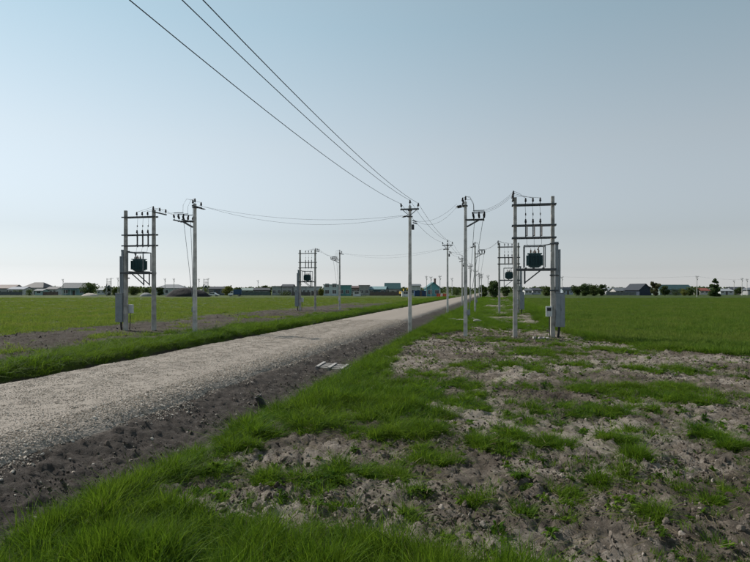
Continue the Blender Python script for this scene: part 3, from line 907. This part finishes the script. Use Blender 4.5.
for i, (u, v, w, d, h, rz_) in enumerate(((452, 321, 1.1, .6, .16, .2), (463, 322, 1.2, .5, .14, -.3), (474, 320, .9, .7, .15, .5), (478, 322.5, .8, .5, .18, -.1), (468, 318, 1.0, .6, .12, .1))):
    x, y = g(u, v)
    rk = rock_mesh('concrete_slab', SLAB, 700 + i, 2, .15, 1)
    o = bpy.data.objects.new('concrete_slab', rk); col.objects.link(o); o.location = (x, y, hz(x, y) + h * .55); o.scale = (w, d, h * 2); o.rotation_euler = (.06, .05, rz_)
    tag(o, 'pale broken slab in low rubble heap between the verge poles', 'rubble', 'broken slabs between the poles')
BRK = mat('pale_block', (.36, .34, .32), .9, 0, .15, 8, .3)
for i, u in enumerate((533, 536.5, 539.5, 542.5, 546)):
    x, y = g(u, 338.5)
    o = MB().frustum((0, 0, 0), .13, .22, (0, 0, .12), .12, .20, .2).build('broken_block', BRK); o.location = (x, y - .2, hz(x, y - .2) - .01); o.rotation_euler = (.1 * (i % 3 - 1), .1, i * .9)
    tag(o, 'pale broken block lying at the foot of the transformer frame', 'block', 'pale blocks at the frame foot')

# ------------------------------------------------------------------ village
GLASS = mat('window_glass', (.03, .04, .05), .12, 0, .3, 1.5, 0, .6)
TRIM = mat('window_trim', (.55, .56, .56), .6, 0, .08, 4)
DOOR = mat('door_paint', (.10, .085, .08), .6, 0, .15, 3)

def col_mat(c, kind):
    nm = '%s_%02d_%02d_%02d' % (kind, *[int(v * 99) for v in c])
    return mat(nm, c, .85 if kind == 'plaster' else .7, 0, .14, 1.2 if kind == 'plaster' else 2.0)

def windows_on(house, w, z_list, n, y, ww=1.1, hh=1.2, skip=()):
    for zi, z0 in enumerate(z_list):
        for k in range(n):
            if (zi, k) in skip: continue
            cx = -w / 2 + w * (k + .5) / n
            f = MB()
            f.box((cx - ww / 2 - .1, y - .06, z0 - .1), (cx + ww / 2 + .1, y - .003, z0)).box((cx - ww / 2 - .1, y - .06, z0 + hh), (cx + ww / 2 + .1, y - .003, z0 + hh + .1))
            f.box((cx - ww / 2 - .1, y - .06, z0), (cx - ww / 2, y - .003, z0 + hh)).box((cx + ww / 2, y - .06, z0), (cx + ww / 2 + .1, y - .003, z0 + hh)).box((cx - .03, y - .05, z0), (cx + .03, y - .003, z0 + hh))
            wo = f.build('window', TRIM, house)
            MB().box((cx - ww / 2, y - .035, z0), (cx + ww / 2, y - .002, z0 + hh)).build('pane', GLASS, wo)

def house(u0, u1, v_eave, v_ridge, D, wallc, roofc, kind, label, depth=9.0, rz=0.0, nwin=3, v_base=None, over=.45, chimney=False, porch=False):
    s = D / FPX
    w = (u1 - u0) * s
    he = EYE + (HORIZON - v_eave) * s; hr = EYE + (HORIZON - v_ridge) * s
    hs_ = empty('house', (at((u0 + u1) / 2, D), D + depth / 2, 0), rz)
    wallc = tuple(v * .95 for v in wallc); roofc = tuple(v * .8 for v in roofc)
    wm, rm = col_mat(wallc, 'plaster'), col_mat(roofc, 'roofing')
    y0, y1 = -depth / 2, depth / 2; x0, x1 = -w / 2, w / 2
    th = .22
    b = MB()
    if kind == 'flat':
        b.box((x0, y0, -.3), (x1, y1, he)).build('wall', wm, hs_)
        rf = MB().box((x0 - .25, y0 - .25, he + .002), (x1 + .25, y1 + .25, max(hr, he + .25))).build('roof', rm, hs_)
    elif kind == 'gx':          # ridge across the view, eaves towards us
        b.add([(x0, y0, -.3), (x1, y0, -.3), (x1, y1, -.3), (x0, y1, -.3), (x0, y0, he), (x1, y0, he), (x1, y1, he), (x0, y1, he), (x0, 0, hr), (x1, 0, hr)],
              [(3, 2, 1, 0), (0, 1, 5, 4), (2, 3, 7, 6), (1, 2, 6, 9, 5), (3, 0, 4, 8, 7), (4, 5, 9, 8), (6, 7, 8, 9)]).build('wall', wm, hs_)
        r = MB(); sl = (hr - he) / (depth / 2)
        for sg in (-1, 1):
            ye = sg * (depth / 2 + over); ze = he - sl * over
            r.add([(x0 - over, ye, ze + .01), (x1 + over, ye, ze + .01), (x1 + over, 0, hr + .01), (x0 - over, 0, hr + .01),
                   (x0 - over, ye, ze + th), (x1 + over, ye, ze + th), (x1 + over, 0, hr + th), (x0 - over, 0, hr + th)],
                  [(3, 2, 1, 0), (4, 5, 6, 7), (0, 1, 5, 4), (1, 2, 6, 5), (3, 0, 4, 7)] if sg < 0 else [(0, 1, 2, 3), (7, 6, 5, 4), (4, 5, 1, 0), (5, 6, 2, 1), (7, 4, 0, 3)])
        rf = r.build('roof', rm, hs_)
    elif kind == 'gy':          # gable towards us
        b.add([(x0, y0, -.3), (x1, y0, -.3), (x1, y1, -.3), (x0, y1, -.3), (x0, y0, he), (x1, y0, he), (x1, y1, he), (x0, y1, he), (0, y0, hr), (0, y1, hr)],
              [(3, 2, 1, 0), (0, 1, 5, 8, 4), (2, 3, 7, 9, 6), (1, 2, 6, 5), (3, 0, 4, 7), (4, 8, 9, 7), (5, 6, 9, 8)]).build('wall', wm, hs_)
        r = MB(); sl = (hr - he) / (w / 2)
        for sg in (-1, 1):
            xe = sg * (w / 2 + over); ze = he - sl * over
            r.add([(xe, y0 - over, ze + .01), (xe, y1 + over, ze + .01), (0, y1 + over, hr + .01), (0, y0 - over, hr + .01),
                   (xe, y0 - over, ze + th), (xe, y1 + over, ze + th), (0, y1 + over, hr + th), (0, y0 - over, hr + th)],
                  [(0, 1, 2, 3), (7, 6, 5, 4), (4, 5, 1, 0), (5, 6, 2, 1), (7, 4, 0, 3)] if sg < 0 else [(3, 2, 1, 0), (4, 5, 6, 7), (0, 1, 5, 4), (1, 2, 6, 5), (3, 0, 4, 7)])
        rf = r.build('roof', rm, hs_)
    else:                       # hip
        b.box((x0, y0, -.3), (x1, y1, he)).build('wall', wm, hs_)
        k = min(w * .28, depth / 2)
        e = over
        rf = MB().add([(x0 - e, y0 - e, he + .003), (x1 + e, y0 - e, he + .003), (x1 + e, y1 + e, he + .003), (x0 - e, y1 + e, he + .003),
                       (x0 - e, y0 - e, he + .2), (x1 + e, y0 - e, he + .2), (x1 + e, y1 + e, he + .2), (x0 - e, y1 + e, he + .2), (x0 + k, 0, hr), (x1 - k, 0, hr)],
                      [(3, 2, 1, 0), (0, 1, 5, 4), (1, 2, 6, 5), (2, 3, 7, 6), (3, 0, 4, 7), (4, 5, 9, 8), (5, 6, 9), (6, 7, 8, 9), (7, 4, 8)]).build('roof', rm, hs_)
    if chimney:
        MB().box((w * .12, -.5, hr - .8), (w * .12 + .8, .3, hr + 1.6)).box((w * .12 - .08, -.58, hr + 1.6), (w * .12 + .88, .38, hr + 1.75)).build('chimney', col_mat((.22, .15, .13), 'plaster'), rf)
    if nwin:
        lv = [1.0] if he < 4.6 else [1.0, 3.7]
        sk = {(0, nwin // 2)} if nwin >= 3 else set()
        wh = min(1.25, max(.7, he - 1.7))
        windows_on(hs_, w, lv, nwin, y0, min(1.6, w / nwin * .55), min(1.5, wh * 1.15), sk)
        if sk:
            cx = -w / 2 + w * (nwin // 2 + .5) / nwin
            d = MB().box((cx - .5, y0 - .06, 0), (cx + .5, y0 - .004, 2.1)).build('door', DOOR, hs_)
            MB().box((cx + .34, y0 - .10, 1.0), (cx + .40, y0 - .061, 1.1)).build('handle', STEEL, d)
    if porch:
        pr = MB().box((x0 - .2, y0 - 2.4, 2.55), (x1 * .3, y0 - .25, 2.72)).build('porch_roof', rm, hs_)
        for k in range(4):
            MB().box((x0 + k * (x1 * .3 - x0 - .2) / 3, y0 - 2.3, -.3), (x0 + .15 + k * (x1 * .3 - x0 - .2) / 3, y0 - 2.15, 2.548)).build('post', TRIM, hs_)
    tag(hs_, label, 'house', 'village houses')
    return hs_

wW, wG, wT, wB = (.50, .51, .51), (.33, .34, .34), (.16, .33, .34), (.36, .31, .27)
rG, rD, rN, rB, rT, rR = (.14, .155, .17), (.05, .055, .066), (.014, .022, .036), (.13, .09, .085), (.028, .095, .105), (.25, .08, .06)
house(-14, 12, 288.3, 285, 300, wG, rB, 'gx', 'low house with brown grey roof beside the dark hip roofed house', 10, R(3))
house(8, 23, 289.5, 287.2, 285, wW, (.16, .20, .26), 'gx', 'low white house with blue grey roof and dark hip roof behind')
house(22, 43, 288, 282.2, 305, wW, rD, 'hip', 'large house with tall dark grey hip roof', 12, 0, 4)
house(35, 42.5, 290.8, 289.4, 262, (.36, .50, .50), rG, 'gx', 'small pale teal shed in front of the dark hip roofed house', 5, 0, 1)
house(46, 57, 289.3, 287, 290, wW, rD, 'gx', 'low white house with dark roof between hip roof and veranda house', 8, R(-4), 3)
house(60, 81.5, 288, 283, 268, (.26, .42, .43), rG, 'gx', 'pale teal house with wide grey roof and dark veranda', 11, R(14), 3, porch=True)
house(97, 105, 290.2, 287.8, 290, wW, (.40, .42, .43), 'gx', 'small white house with pale roof beside the far transformer frame', 7, 0, 2)
house(155, 182, 288.4, 284.3, 280, (.42, .47, .46), (.23, .24, .26), 'hip', 'broad pale house with grey roof behind the dark soil heap', 11, R(6), 4)
house(209, 225, 289.2, 287, 270, (.10, .12, .15), rN, 'gx', 'low dark house with navy roof between soil heap and yellowish tree', 8, 0, 3)
house(240, 254, 290.5, 288.3, 285, (.24, .30, .27), (.22, .28, .26), 'gx', 'low greenish grey house right beside the parked van', 8, 0, 3)
house(253, 268, 290.3, 288.2, 262, (.16, .17, .18), rD, 'gx', 'low dark shed with black roof beside the grey terraced house', 8, R(8), 2)
house(272, 281.5, 286.6, 286.1, 262, (.30, .33, .32), (.15, .16, .17), 'flat', 'grey flat roofed terraced house, end one next to the dark shed', 9, 0, 2)
house(281.8, 292, 286.8, 284.6, 262, (.34, .34, .33), rD, 'gx', 'grey terraced house with pitched dark roof', 9, 0, 2)
house(294.5, 306, 286.8, 286.3, 258, (.38, .39, .41), (.15, .16, .17), 'flat', 'grey flat roofed terraced house behind the second transformer frame', 9, 0, 3)
house(306.3, 318.5, 287, 286.4, 258, (.42, .43, .45), (.17, .18, .19), 'flat', 'pale grey flat roofed terraced house beside the yellow shrub', 9, 0, 3)
house(323.5, 338, 285, 284.4, 240, (.46, .54, .54), (.30, .36, .36), 'flat', 'white two storey house with square dark windows behind the switch pole', 9, 0, 2)
house(338.3, 350.5, 285.6, 285, 244, (.13, .30, .28), (.16, .28, .28), 'flat', 'green two storey house next to the white two storey house', 9, 0, 2)
house(350.5, 360, 288, 286.2, 262, (.20, .16, .15), rB, 'gx', 'dark brown house between green and grey two storey houses', 8, 0, 2)
house(353, 360.5, 292, 291.4, 226, (.60, .62, .63), (.45, .47, .48), 'flat', 'small white cabin with one black window before the grey two storey house', 4, 0, 1)
house(359, 369.5, 285.6, 285, 255, (.33, .33, .31), (.18, .17, .16), 'flat', 'narrow grey two storey house with brown flat roof', 9, 0, 2)
house(369.5, 386, 289.5, 286.8, 255, (.08, .13, .15), (.22, .34, .36), 'gx', 'dark walled house with pale teal roof', 9, R(-5), 3)
house(385, 400.5, 289, 283.2, 258, (.42, .39, .36), rT, 'gx', 'house with tall dark teal roof beside the yellow digger', 8, 0, 3, over=.2)
house(402, 409.5, 291.6, 291, 218, (.68, .68, .68), (.50, .50, .50), 'flat', 'small white site cabin with black window by the yellow digger', 4, 0, 1)
house(411, 420.5, 286, 284.4, 262, (.46, .49, .47), rG, 'gx', 'white two storey house behind the blue container', 9, 0, 2)
house(426.5, 440.5, 288, 282.6, 226, (.13, .34, .37), (.06, .16, .18), 'gy', 'bright teal gabled house with brick chimney near the road end', 10, 0, 2, chimney=True)
house(525, 532, 290.6, 288.7, 300, wW, rG, 'gx', 'white low house with grey roof seen under the transformer platform', 8, 0, 2)
house(533, 541, 290.4, 288.2, 305, (.40, .42, .45), rD, 'gx', 'pale house with dark roof seen between the frame legs', 8, 0, 2)
house(563, 573, 290, 287.6, 300, (.34, .40, .46), rN, 'gx', 'bluish white house with navy roof beside the long dark trees', 8, 0, 3)
house(606, 617, 290.6, 288.3, 300, wW, (.30, .32, .34), 'gx', 'white house with pale grey roof next to the dark trees', 8, R(5), 2)
house(616, 628, 290.8, 288, 290, (.44, .42, .41), rG, 'gx', 'greyish house with grey roof next to the navy barn', 8, 0, 3)
house(638, 650.5, 289.6, 284, 262, (.035, .05, .075), rN, 'gy', 'navy barn with dark gable facing the field', 13, R(5), 0)
house(660, 693, 289.6, 285, 285, (.14, .18, .17), (.030, .075, .085), 'gx', 'long barn with dark teal roof behind hedges', 10, 0, 5)
house(700, 709.5, 290.7, 288.4, 290, (.55, .53, .50), rR, 'gx', 'small white house with red roof beside the pointed tree', 7, 0, 2)
house(720.5, 733, 291, 289, 290, (.50, .52, .52), (.34, .36, .38), 'gx', 'low white house right beside the pointed tree, pale roof', 8, 0, 3)
house(734, 748, 290, 287.3, 300, (.36, .38, .40), rD, 'gx', 'grey house with dark roof among thin poles', 9, R(-6), 3)
house(748, 770, 290.2, 287.5, 290, wG, rG, 'hip', 'wide grey house with hip roof at the village edge', 9, 0, 3)

# ------------------------------------------------------------------ trees
def foliage_mat(name, c, trans=.25):
    return blade_material(name, tuple(v * .5 for v in c), c, tuple(min(1, v * 1.6) for v in c), trans)
LEAF = {'dark': foliage_mat('leaf_dark', (.040, .068, .026)), 'mid': foliage_mat('leaf_mid', (.062, .095, .030)), 'pale': foliage_mat('leaf_pale', (.105, .110, .060)), 'yellow': foliage_mat('leaf_yellow', (.115, .125, .030))}
BARK = mat('bark', (.09, .07, .055), .95, 0, .3, 8, .4)

def crown_mesh(seed, h, rx, cone, n, leaf, lm, z0=.22):
    r = np.random.default_rng(seed)
    nc = 24
    cz = r.uniform(z0 + .04, .93, nc)
    if cone: cz = np.r_[.97, .88, z0 + (.9 - z0) * r.uniform(0, 1, nc - 2) ** 1.3]
    tz = (cz - z0) / (1 - z0)
    prof = np.clip(1 - tz, .02, 1) ** .6 * np.minimum(1, .7 + tz) if cone else np.sqrt(np.clip(1 - ((cz - .58) / .5) ** 2, .05, 1))
    ca = r.uniform(0, 6.283, nc); cr = rx * prof * r.uniform(.25, .85, nc)
    C = np.stack([cr * np.cos(ca), cr * np.sin(ca), cz * h], 1)
    S = rx * r.uniform(.26, .46, nc) * (np.clip(prof, .35, 1) if cone else 1)
    k = r.integers(0, nc, n)
    d = r.normal(0, 1, (n, 3)); d /= np.linalg.norm(d, axis=1)[:, None]
    P = C[k] + d * (S[k] * r.uniform(.45, 1.08, n) ** .7)[:, None] * np.array([1, 1, .85])
    a = r.normal(0, 1, (n, 3)); a /= np.linalg.norm(a, axis=1)[:, None]
    b = np.cross(a, r.normal(0, 1, (n, 3))); b /= np.linalg.norm(b, axis=1)[:, None]
    L = leaf * r.uniform(.6, 1.4, n)[:, None]
    V = np.stack([P - a * L, P + b * L * .5, P + a * L, P - b * L * .5], 1).reshape(-1, 3)
    V[:, 2] = np.maximum(V[:, 2], .05)
    q = np.arange(n * 4).reshape(-1, 4)
    return np_mesh('crown', V, q, lm), C

def tree(u, D, v_top, width_px, kind, label, cone=False, seed=0, n=1500, bush=False, cat='tree', group='village trees'):
    s = D / FPX
    h = EYE + (HORIZON - v_top) * s; rx = width_px * s / 2
    t = empty('bush' if bush else 'tree', (at(u, D), D, 0), random.uniform(0, 6))
    me_, C = crown_mesh(seed, h, rx, cone, n, max(.16, .055 * h), LEAF[kind], .02 if bush else .07)
    inst('crown', me_, t)
    b = MB().tube([(0, 0, -.2), (.05, 0, h * .3), (0, .05, h * .62)], h * .028, 7, h * .012)
    for c in C[:7]:
        z0 = min(h * .5, c[2] * .6); b.tube([(0, 0, z0), tuple(c * np.array([.5, .5, .9])), tuple(c)], h * .011, 5, h * .004)
    b.build('trunk', BARK, t)
    tag(t, label, cat, group)
    return t

T = [(89, 262, 283.2, 17, 'dark', 'broad dark tree beside the pale teal veranda house', 0), (108, 255, 287, 9, 'dark', 'small dark tree behind the far transformer frame', 0),
     (115, 250, 287.6, 7, 'mid', 'round green tree beside the thin pole and far frame', 0), (134, 255, 287.2, 13, 'dark', 'dark round tree seen under the transformer across the road', 0),
     (146, 265, 288.5, 10, 'dark', 'low dark tree behind the pale gravel heap', 0), (160, 250, 287.6, 8, 'dark', 'dark tree in front of the broad pale house', 0),
     (228, 255, 286.6, 10, 'yellow', 'yellowish green tree next to the parked van', 0), (231, 258, 285.6, 6, 'dark', 'slender dark tree rising behind the yellowish tree', 1),
     (239, 262, 287.4, 7, 'mid', 'green tree behind the parked van', 0), (264, 272, 285.4, 7, 'mid', 'thin green tree over the low dark shed', 0),
     (269, 266, 288, 6, 'dark', 'dark tree between low shed and terraced house', 0), (321, 240, 288.6, 6, 'yellow', 'yellow green shrub beside the white two storey house', 0),
     (456, 250, 289, 12, 'dark', 'low dark tree by the end of the road', 0), (466, 245, 288.6, 10, 'mid', 'green tree next to the low dark tree at the road end', 0),
     (483.5, 188, 284.4, 9, 'mid', 'green tree beside the taller round dark tree', 0), (494, 180, 281, 13, 'dark', 'tall round dark tree behind the second transformer frame', 0),
     (505, 215, 287, 9, 'dark', 'dark bushy tree next to the tall round tree', 0), (520, 240, 286, 9, 'dark', 'dark tree seen between the two transformer frames', 0),
     (547, 235, 286, 13, 'mid', 'green tree seen behind the meter box frame leg', 0), (557, 250, 287, 8, 'dark', 'dark tree beside the tall grey cabinet', 0),
     (576, 240, 285.6, 12, 'dark', 'dark tree at the end of the long tree row', 0), (585, 236, 283.8, 13, 'dark', 'tallest tree of the long dark row', 0),
     (594, 240, 284.6, 11, 'mid', 'green tree inside the long dark row', 0), (602, 244, 285.2, 10, 'dark', 'dark tree at the row end towards the white houses', 0),
     (655, 240, 281.6, 10, 'pale', 'pale leafy tree between navy barn and long barn', 0), (665, 245, 286, 9, 'dark', 'dark bushy tree before the end of the long barn', 0),
     (714.5, 215, 279, 13, 'dark', 'dense pointed dark green tree beside the red roof house', 1), (697, 262, 287.6, 8, 'dark', 'low dark tree behind the red roof house', 0),
     (690, 250, 287.4, 8, 'mid', 'green tree beside the end of the long barn', 0), (738, 270, 287.6, 9, 'dark', 'dark tree before the grey house among thin poles', 0)]
for i, (u, D, vt, wd, kd, lb, cn) in enumerate(T):
    tree(u, D, vt, wd * (1.05 if cn else 1.0), kd, lb, bool(cn), 900 + i, 3200 if cn else 2200)
for i, (u, D, vt, wd, kd, lb) in enumerate(((17, 270, 291.2, 11, 'dark', 'low dark bush before the blue grey roof'), (29, 258, 289.6, 9, 'mid', 'low green bush before the dark hip roofed house'),
        (676, 252, 289.6, 16, 'dark', 'wide dark hedge bush before the long barn'), (684, 246, 289, 9, 'yellow', 'yellow green bush before the long barn'), (285, 250, 292.4, 14, 'dark', 'low dark bush before the grey terraced houses'),
        (392, 250, 292.6, 12, 'dark', 'low dark bush before the tall teal roof house'))):
    tree(u, D, vt, wd, kd, lb, False, 960 + i, 1100, True, 'bush')

# far belt of woods closing the plain
n = 26000
bx = rng.uniform(-620, 640, n); by = 430 + rng.uniform(0, 70, n)
hh = 3.0 + 3.0 * fbm(bx, by * .3, .035, 3, 601) + 2.0 * (fbm(bx, by, .2, 2, 611) - .5)
bz = hh * rng.uniform(0, 1, n) ** .6
P = np.stack([bx, by, bz], 1)
a = rng.normal(0, 1, (n, 3)); a /= np.linalg.norm(a, axis=1)[:, None]
b = np.cross(a, rng.normal(0, 1, (n, 3))); b /= np.linalg.norm(b, axis=1)[:, None]
Lh = rng.uniform(.5, 1.2, n)[:, None]
V = np.stack([P - a * Lh, P + b * Lh * .7, P + a * Lh, P - b * Lh * .7], 1).reshape(-1, 3); V[:, 2] = np.maximum(V[:, 2], .0)
o = bpy.data.objects.new('distant_woods', np_mesh('distant_woods', V, np.arange(n * 4).reshape(-1, 4), LEAF['dark'])); col.objects.link(o)
tag(o, 'far dark belt of woods on the horizon behind the village', kind='stuff')

# ------------------------------------------------------------------ heaps, vehicles and site gear
def heap(name, u0, u1, v_top, D, m, label, seed, depth):
    s = D / FPX; w = (u1 - u0) * s; h = EYE + (HORIZON - v_top) * s
    nx, ny = 60, 26
    gx, gy = np.meshgrid(np.linspace(-1, 1, nx), np.linspace(-1, 1, ny))
    x_ = gx * w / 2; y_ = gy * depth / 2
    rr = np.sqrt((np.abs(gx) ** 2.6 + gy ** 2))
    z_ = h * np.clip(1 - rr ** 1.5, 0, 1) ** .75 * (.72 + .5 * fbm(x_ + seed, y_, .28, 3, seed)) + (fbm(x_, y_, 1.3, 3, seed + 4) - .5) * .5 * np.clip(1 - rr, 0, 1) - .15 * (rr > .98)
    z_ = z_ * h / z_.max()
    ob = bpy.data.objects.new(name, np_mesh(name, np.stack([x_.ravel(), y_.ravel(), z_.ravel()], 1), grid_quads(ny, nx), m)); col.objects.link(ob)
    ob.location = (at((u0 + u1) / 2, D), D, 0)
    tag(ob, label, 'heap')
heap('soil_heap', 166, 210, 287.4, 215, mat('black_soil', (.022, .021, .023), .95, 0, .35, 1.5, .6), 'long heap of dark soil behind the switch pole across the road', 3, 9)
heap('gravel_heap', 82, 98, 293, 235, mat('pale_gravel', (.36, .33, .29), .95, 0, .2, 2, .5), 'low pale gravel heap under the broad dark tree', 5, 6)
heap('gravel_heap', 140.5, 152, 292.6, 225, mat('grey_gravel', (.20, .205, .205), .95, 0, .2, 2, .5), 'low grey gravel heap seen between the frame legs', 9, 6)

TYRE = mat('tyre_rubber', (.02, .02, .02), .8, 0, .2, 8); RIM = mat('wheel_rim', (.35, .35, .36), .4, .6, .1, 8)
WHITEP = mat('white_vehicle_paint', (.66, .67, .68), .35, 0, .05, 2); BLUEP = mat('blue_tarpaulin', (.03, .07, .14), .6, 0, .15, 2)
def wheels(t, xs, half, r):
    for x_ in xs:
        for s_ in (-1, 1):
            wv = MB().lathe([(r * .6, -.11), (r, -.09), (r, .09), (r * .6, .11)], (x_, s_ * half, r), (0, 1, 0), 16).build('wheel', TYRE, t)
            MB().lathe([(r * .58, -.118), (r * .58, .118)], (x_, s_ * half, r), (0, 1, 0), 12).build('rim', RIM, wv)
def van(u, D, label):
    t = empty('van', (at(u, D), D, 0), R(4))
    MB().add([(-2.6, -.95, .45), (-.55, -.95, .45), (-.55, -.95, 2.1), (-1.35, -.95, 2.1), (-1.95, -.95, 1.25), (-2.6, -.95, 1.05),
              (-2.6, .95, .45), (-.55, .95, .45), (-.55, .95, 2.1), (-1.35, .95, 2.1), (-1.95, .95, 1.25), (-2.6, .95, 1.05)],
             [(0, 1, 2, 3, 4, 5), (11, 10, 9, 8, 7, 6), (0, 6, 7, 1), (1, 7, 8, 2), (2, 8, 9, 3), (3, 9, 10, 4), (4, 10, 11, 5), (5, 11, 6, 0)]).build('cab', WHITEP, t)
    MB().box((-.45, -1.05, .75), (2.6, 1.05, 2.75)).build('cargo_box', BLUEP, t, bevel=.05)
    MB().box((-.5, -.8, .5), (2.6, .8, .74)).build('chassis', DARK, t)
    MB().add([(-1.80, -.962, 1.3), (-.75, -.962, 1.3), (-.75, -.962, 1.95), (-1.30, -.962, 1.95)], [(0, 1, 2, 3)]).build('side_window', GLASS, t)
    MB().add([(-1.93, -.8, 1.32), (-1.93, .8, 1.32), (-1.40, .8, 2.06), (-1.40, -.8, 2.06)], [(3, 2, 1, 0)]).build('windscreen', GLASS, t)
    for s_ in (-.7, .7): MB().box((-2.62, s_ - .15, .8), (-2.59, s_ + .15, .98)).build('headlight', PALE, t)
    wheels(t, (-1.75, 1.7), .82, .40)
    tag(t, label, 'van')
van(235, 228, 'white van with dark blue cargo box parked at the field edge')
def car(u, D, label, m):
    t = empty('car', (at(u, D), D, 0), R(-8))
    pr = [(-2.1, .35), (2.1, .35), (2.15, .85), (1.2, .95), (.6, 1.45), (-.9, 1.48), (-1.6, .98), (-2.15, .85)]
    n_ = len(pr)
    MB().add([(x_, -.85, z_) for x_, z_ in pr] + [(x_, .85, z_) for x_, z_ in pr], [tuple(range(n_)), tuple(range(2 * n_ - 1, n_ - 1, -1))] + [(i, i + n_, (i + 1) % n_ + n_, (i + 1) % n_) for i in range(n_)]).build('body', m, t)
    MB().box((-1.2, -.862, .98), (-.2, -.853, 1.36)).build('side_window', GLASS, t); MB().box((-.1, -.862, .98), (.65, -.853, 1.36)).build('side_window', GLASS, t)
    wheels(t, (-1.35, 1.35), .76, .32)
    tag(t, label, 'car')
car(213.5, 225, 'white car parked at the end of the dark soil heap', WHITEP)
ct = empty('shipping_container', (at(420.5, 222), 224, 0), R(3))
cw = 12 * 222 / FPX
b = MB().box((-cw / 2, -1.2, 0.05), (cw / 2, 1.2, 2.3)).build('shell', mat('blue_container', (.02, .055, .13), .5, 0, .15, 1.5), ct)
for k in range(14): MB().box((-cw / 2 + .12 + k * cw / 14, -1.245, .2), (-cw / 2 + .26 + k * cw / 14, -1.202, 2.15)).build('rib', mat('blue_container', (.02, .055, .13)), ct)
MB().box((-.3, -1.28, .1), (.6, -1.21, 2.1)).build('door', DOOR, ct)
tag(ct, 'dark blue container standing before the white two storey house', 'container')
RED, WHT = mat('red_plastic', (.42, .07, .035), .5, 0, .12, 2), mat('white_plastic', (.62, .62, .62), .5, 0, .08, 2)
for k in range(6):
    t = empty('road_barrier', (at(437.5 + k * 2.1, 200 - k * 1.2), 200 - k * 1.2, 0), R(-4))
    MB().add([(-.34, -.28, 0), (.34, -.28, 0), (.34, .28, 0), (-.34, .28, 0), (-.34, -.12, 1.25), (.34, -.12, 1.25), (.34, .12, 1.25), (-.34, .12, 1.25)],
             [(3, 2, 1, 0), (4, 5, 6, 7), (0, 1, 5, 4), (1, 2, 6, 5), (2, 3, 7, 6), (3, 0, 4, 7)]).build('body', RED if k % 3 != 2 else WHT, t)
    MB().box((-.34, -.31, .02), (.34, .31, .16)).build('foot', WHT if k % 3 != 2 else RED, t)
    tag(t, ('red' if k % 3 != 2 else 'white') + ' plastic barrier in the row before the teal gabled house', 'barrier', 'barriers near the road end')
# yellow digger
t = empty('digger', (at(403.5, 240), 240, 0), R(20))
YEL = mat('digger_yellow', (.42, .28, .04), .5, 0, .12, 2)
for s_ in (-.9, .9): MB().box((-1.5, s_ - .25, 0), (1.5, s_ + .25, .75)).build('track', TYRE, t, bevel=.2)
MB().box((-1.6, -1.1, .9), (.9, 1.1, 1.9)).build('body', YEL, t, bevel=.08)
cbn = MB().box((-.2, -1.05, 1.9), (.95, .1, 3.0)).build('cab', YEL, t); MB().box((-.1, -1.07, 2.1), (.85, -1.055, 2.85)).build('window', GLASS, cbn)
MB().bar((.9, .3, 1.4), (2.3, .3, 3.5), .3, .35).bar((2.3, .3, 3.5), (3.5, .3, 2.0), .22, .28).build('boom', YEL, t)
MB().box((3.2, -.1, 1.2), (3.8, .7, 2.0)).build('bucket', DARK, t)
tag(t, 'small yellow digger between the teal roof house and the white cabin', 'digger')


# ------------------------------------------------------------------ garden fences along the village edge
def fence(u0, u1, D, c, label, h=1.7):
    x0, x1 = at(u0, D), at(u1, D)
    t = empty('garden_fence', (x0, D, 0))
    fm = mat('fence_%02d_%02d_%02d' % tuple(int(v * 99) for v in c), c, .8, 0, .25, .8)
    n_ = max(2, int((x1 - x0) / 2.6)); st = (x1 - x0) / n_
    pm_ = MB().box((.05, -.02, .08), (st - .05, .02, h)).box((.05, .022, .35), (st - .05, .06, .43)).box((.05, .022, h - .4), (st - .05, .06, h - .32)).mesh('panel', fm)
    qm_ = MB().box((-.05, -.05, -.2), (.05, .05, h + .08)).mesh('post', DARK)
    for k in range(n_):
        inst('panel', pm_, t, (k * st, 0, random.uniform(-.08, .04))); inst('post', qm_, t, (k * st, 0, 0))
    inst('post', qm_, t, (n_ * st, 0, 0))
    tag(t, label, 'fence', 'garden fences of the village')
fence(-12, 22, 264, (.10, .115, .12), 'dark grey panel fence before the blue grey roofed house')
fence(43, 58, 262, (.13, .10, .085), 'brown panel fence before the low white house and veranda house')
fence(240, 270, 252, (.09, .12, .11), 'dark green panel fence beside the parked van and low shed')
fence(292, 322, 246, (.10, .09, .09), 'dark panel fence before the flat roofed terraced houses')
fence(370, 400, 246, (.12, .10, .09), 'brown panel fence before the tall teal roof house')
fence(606, 636, 258, (.16, .17, .17), 'grey panel fence next to the navy barn')
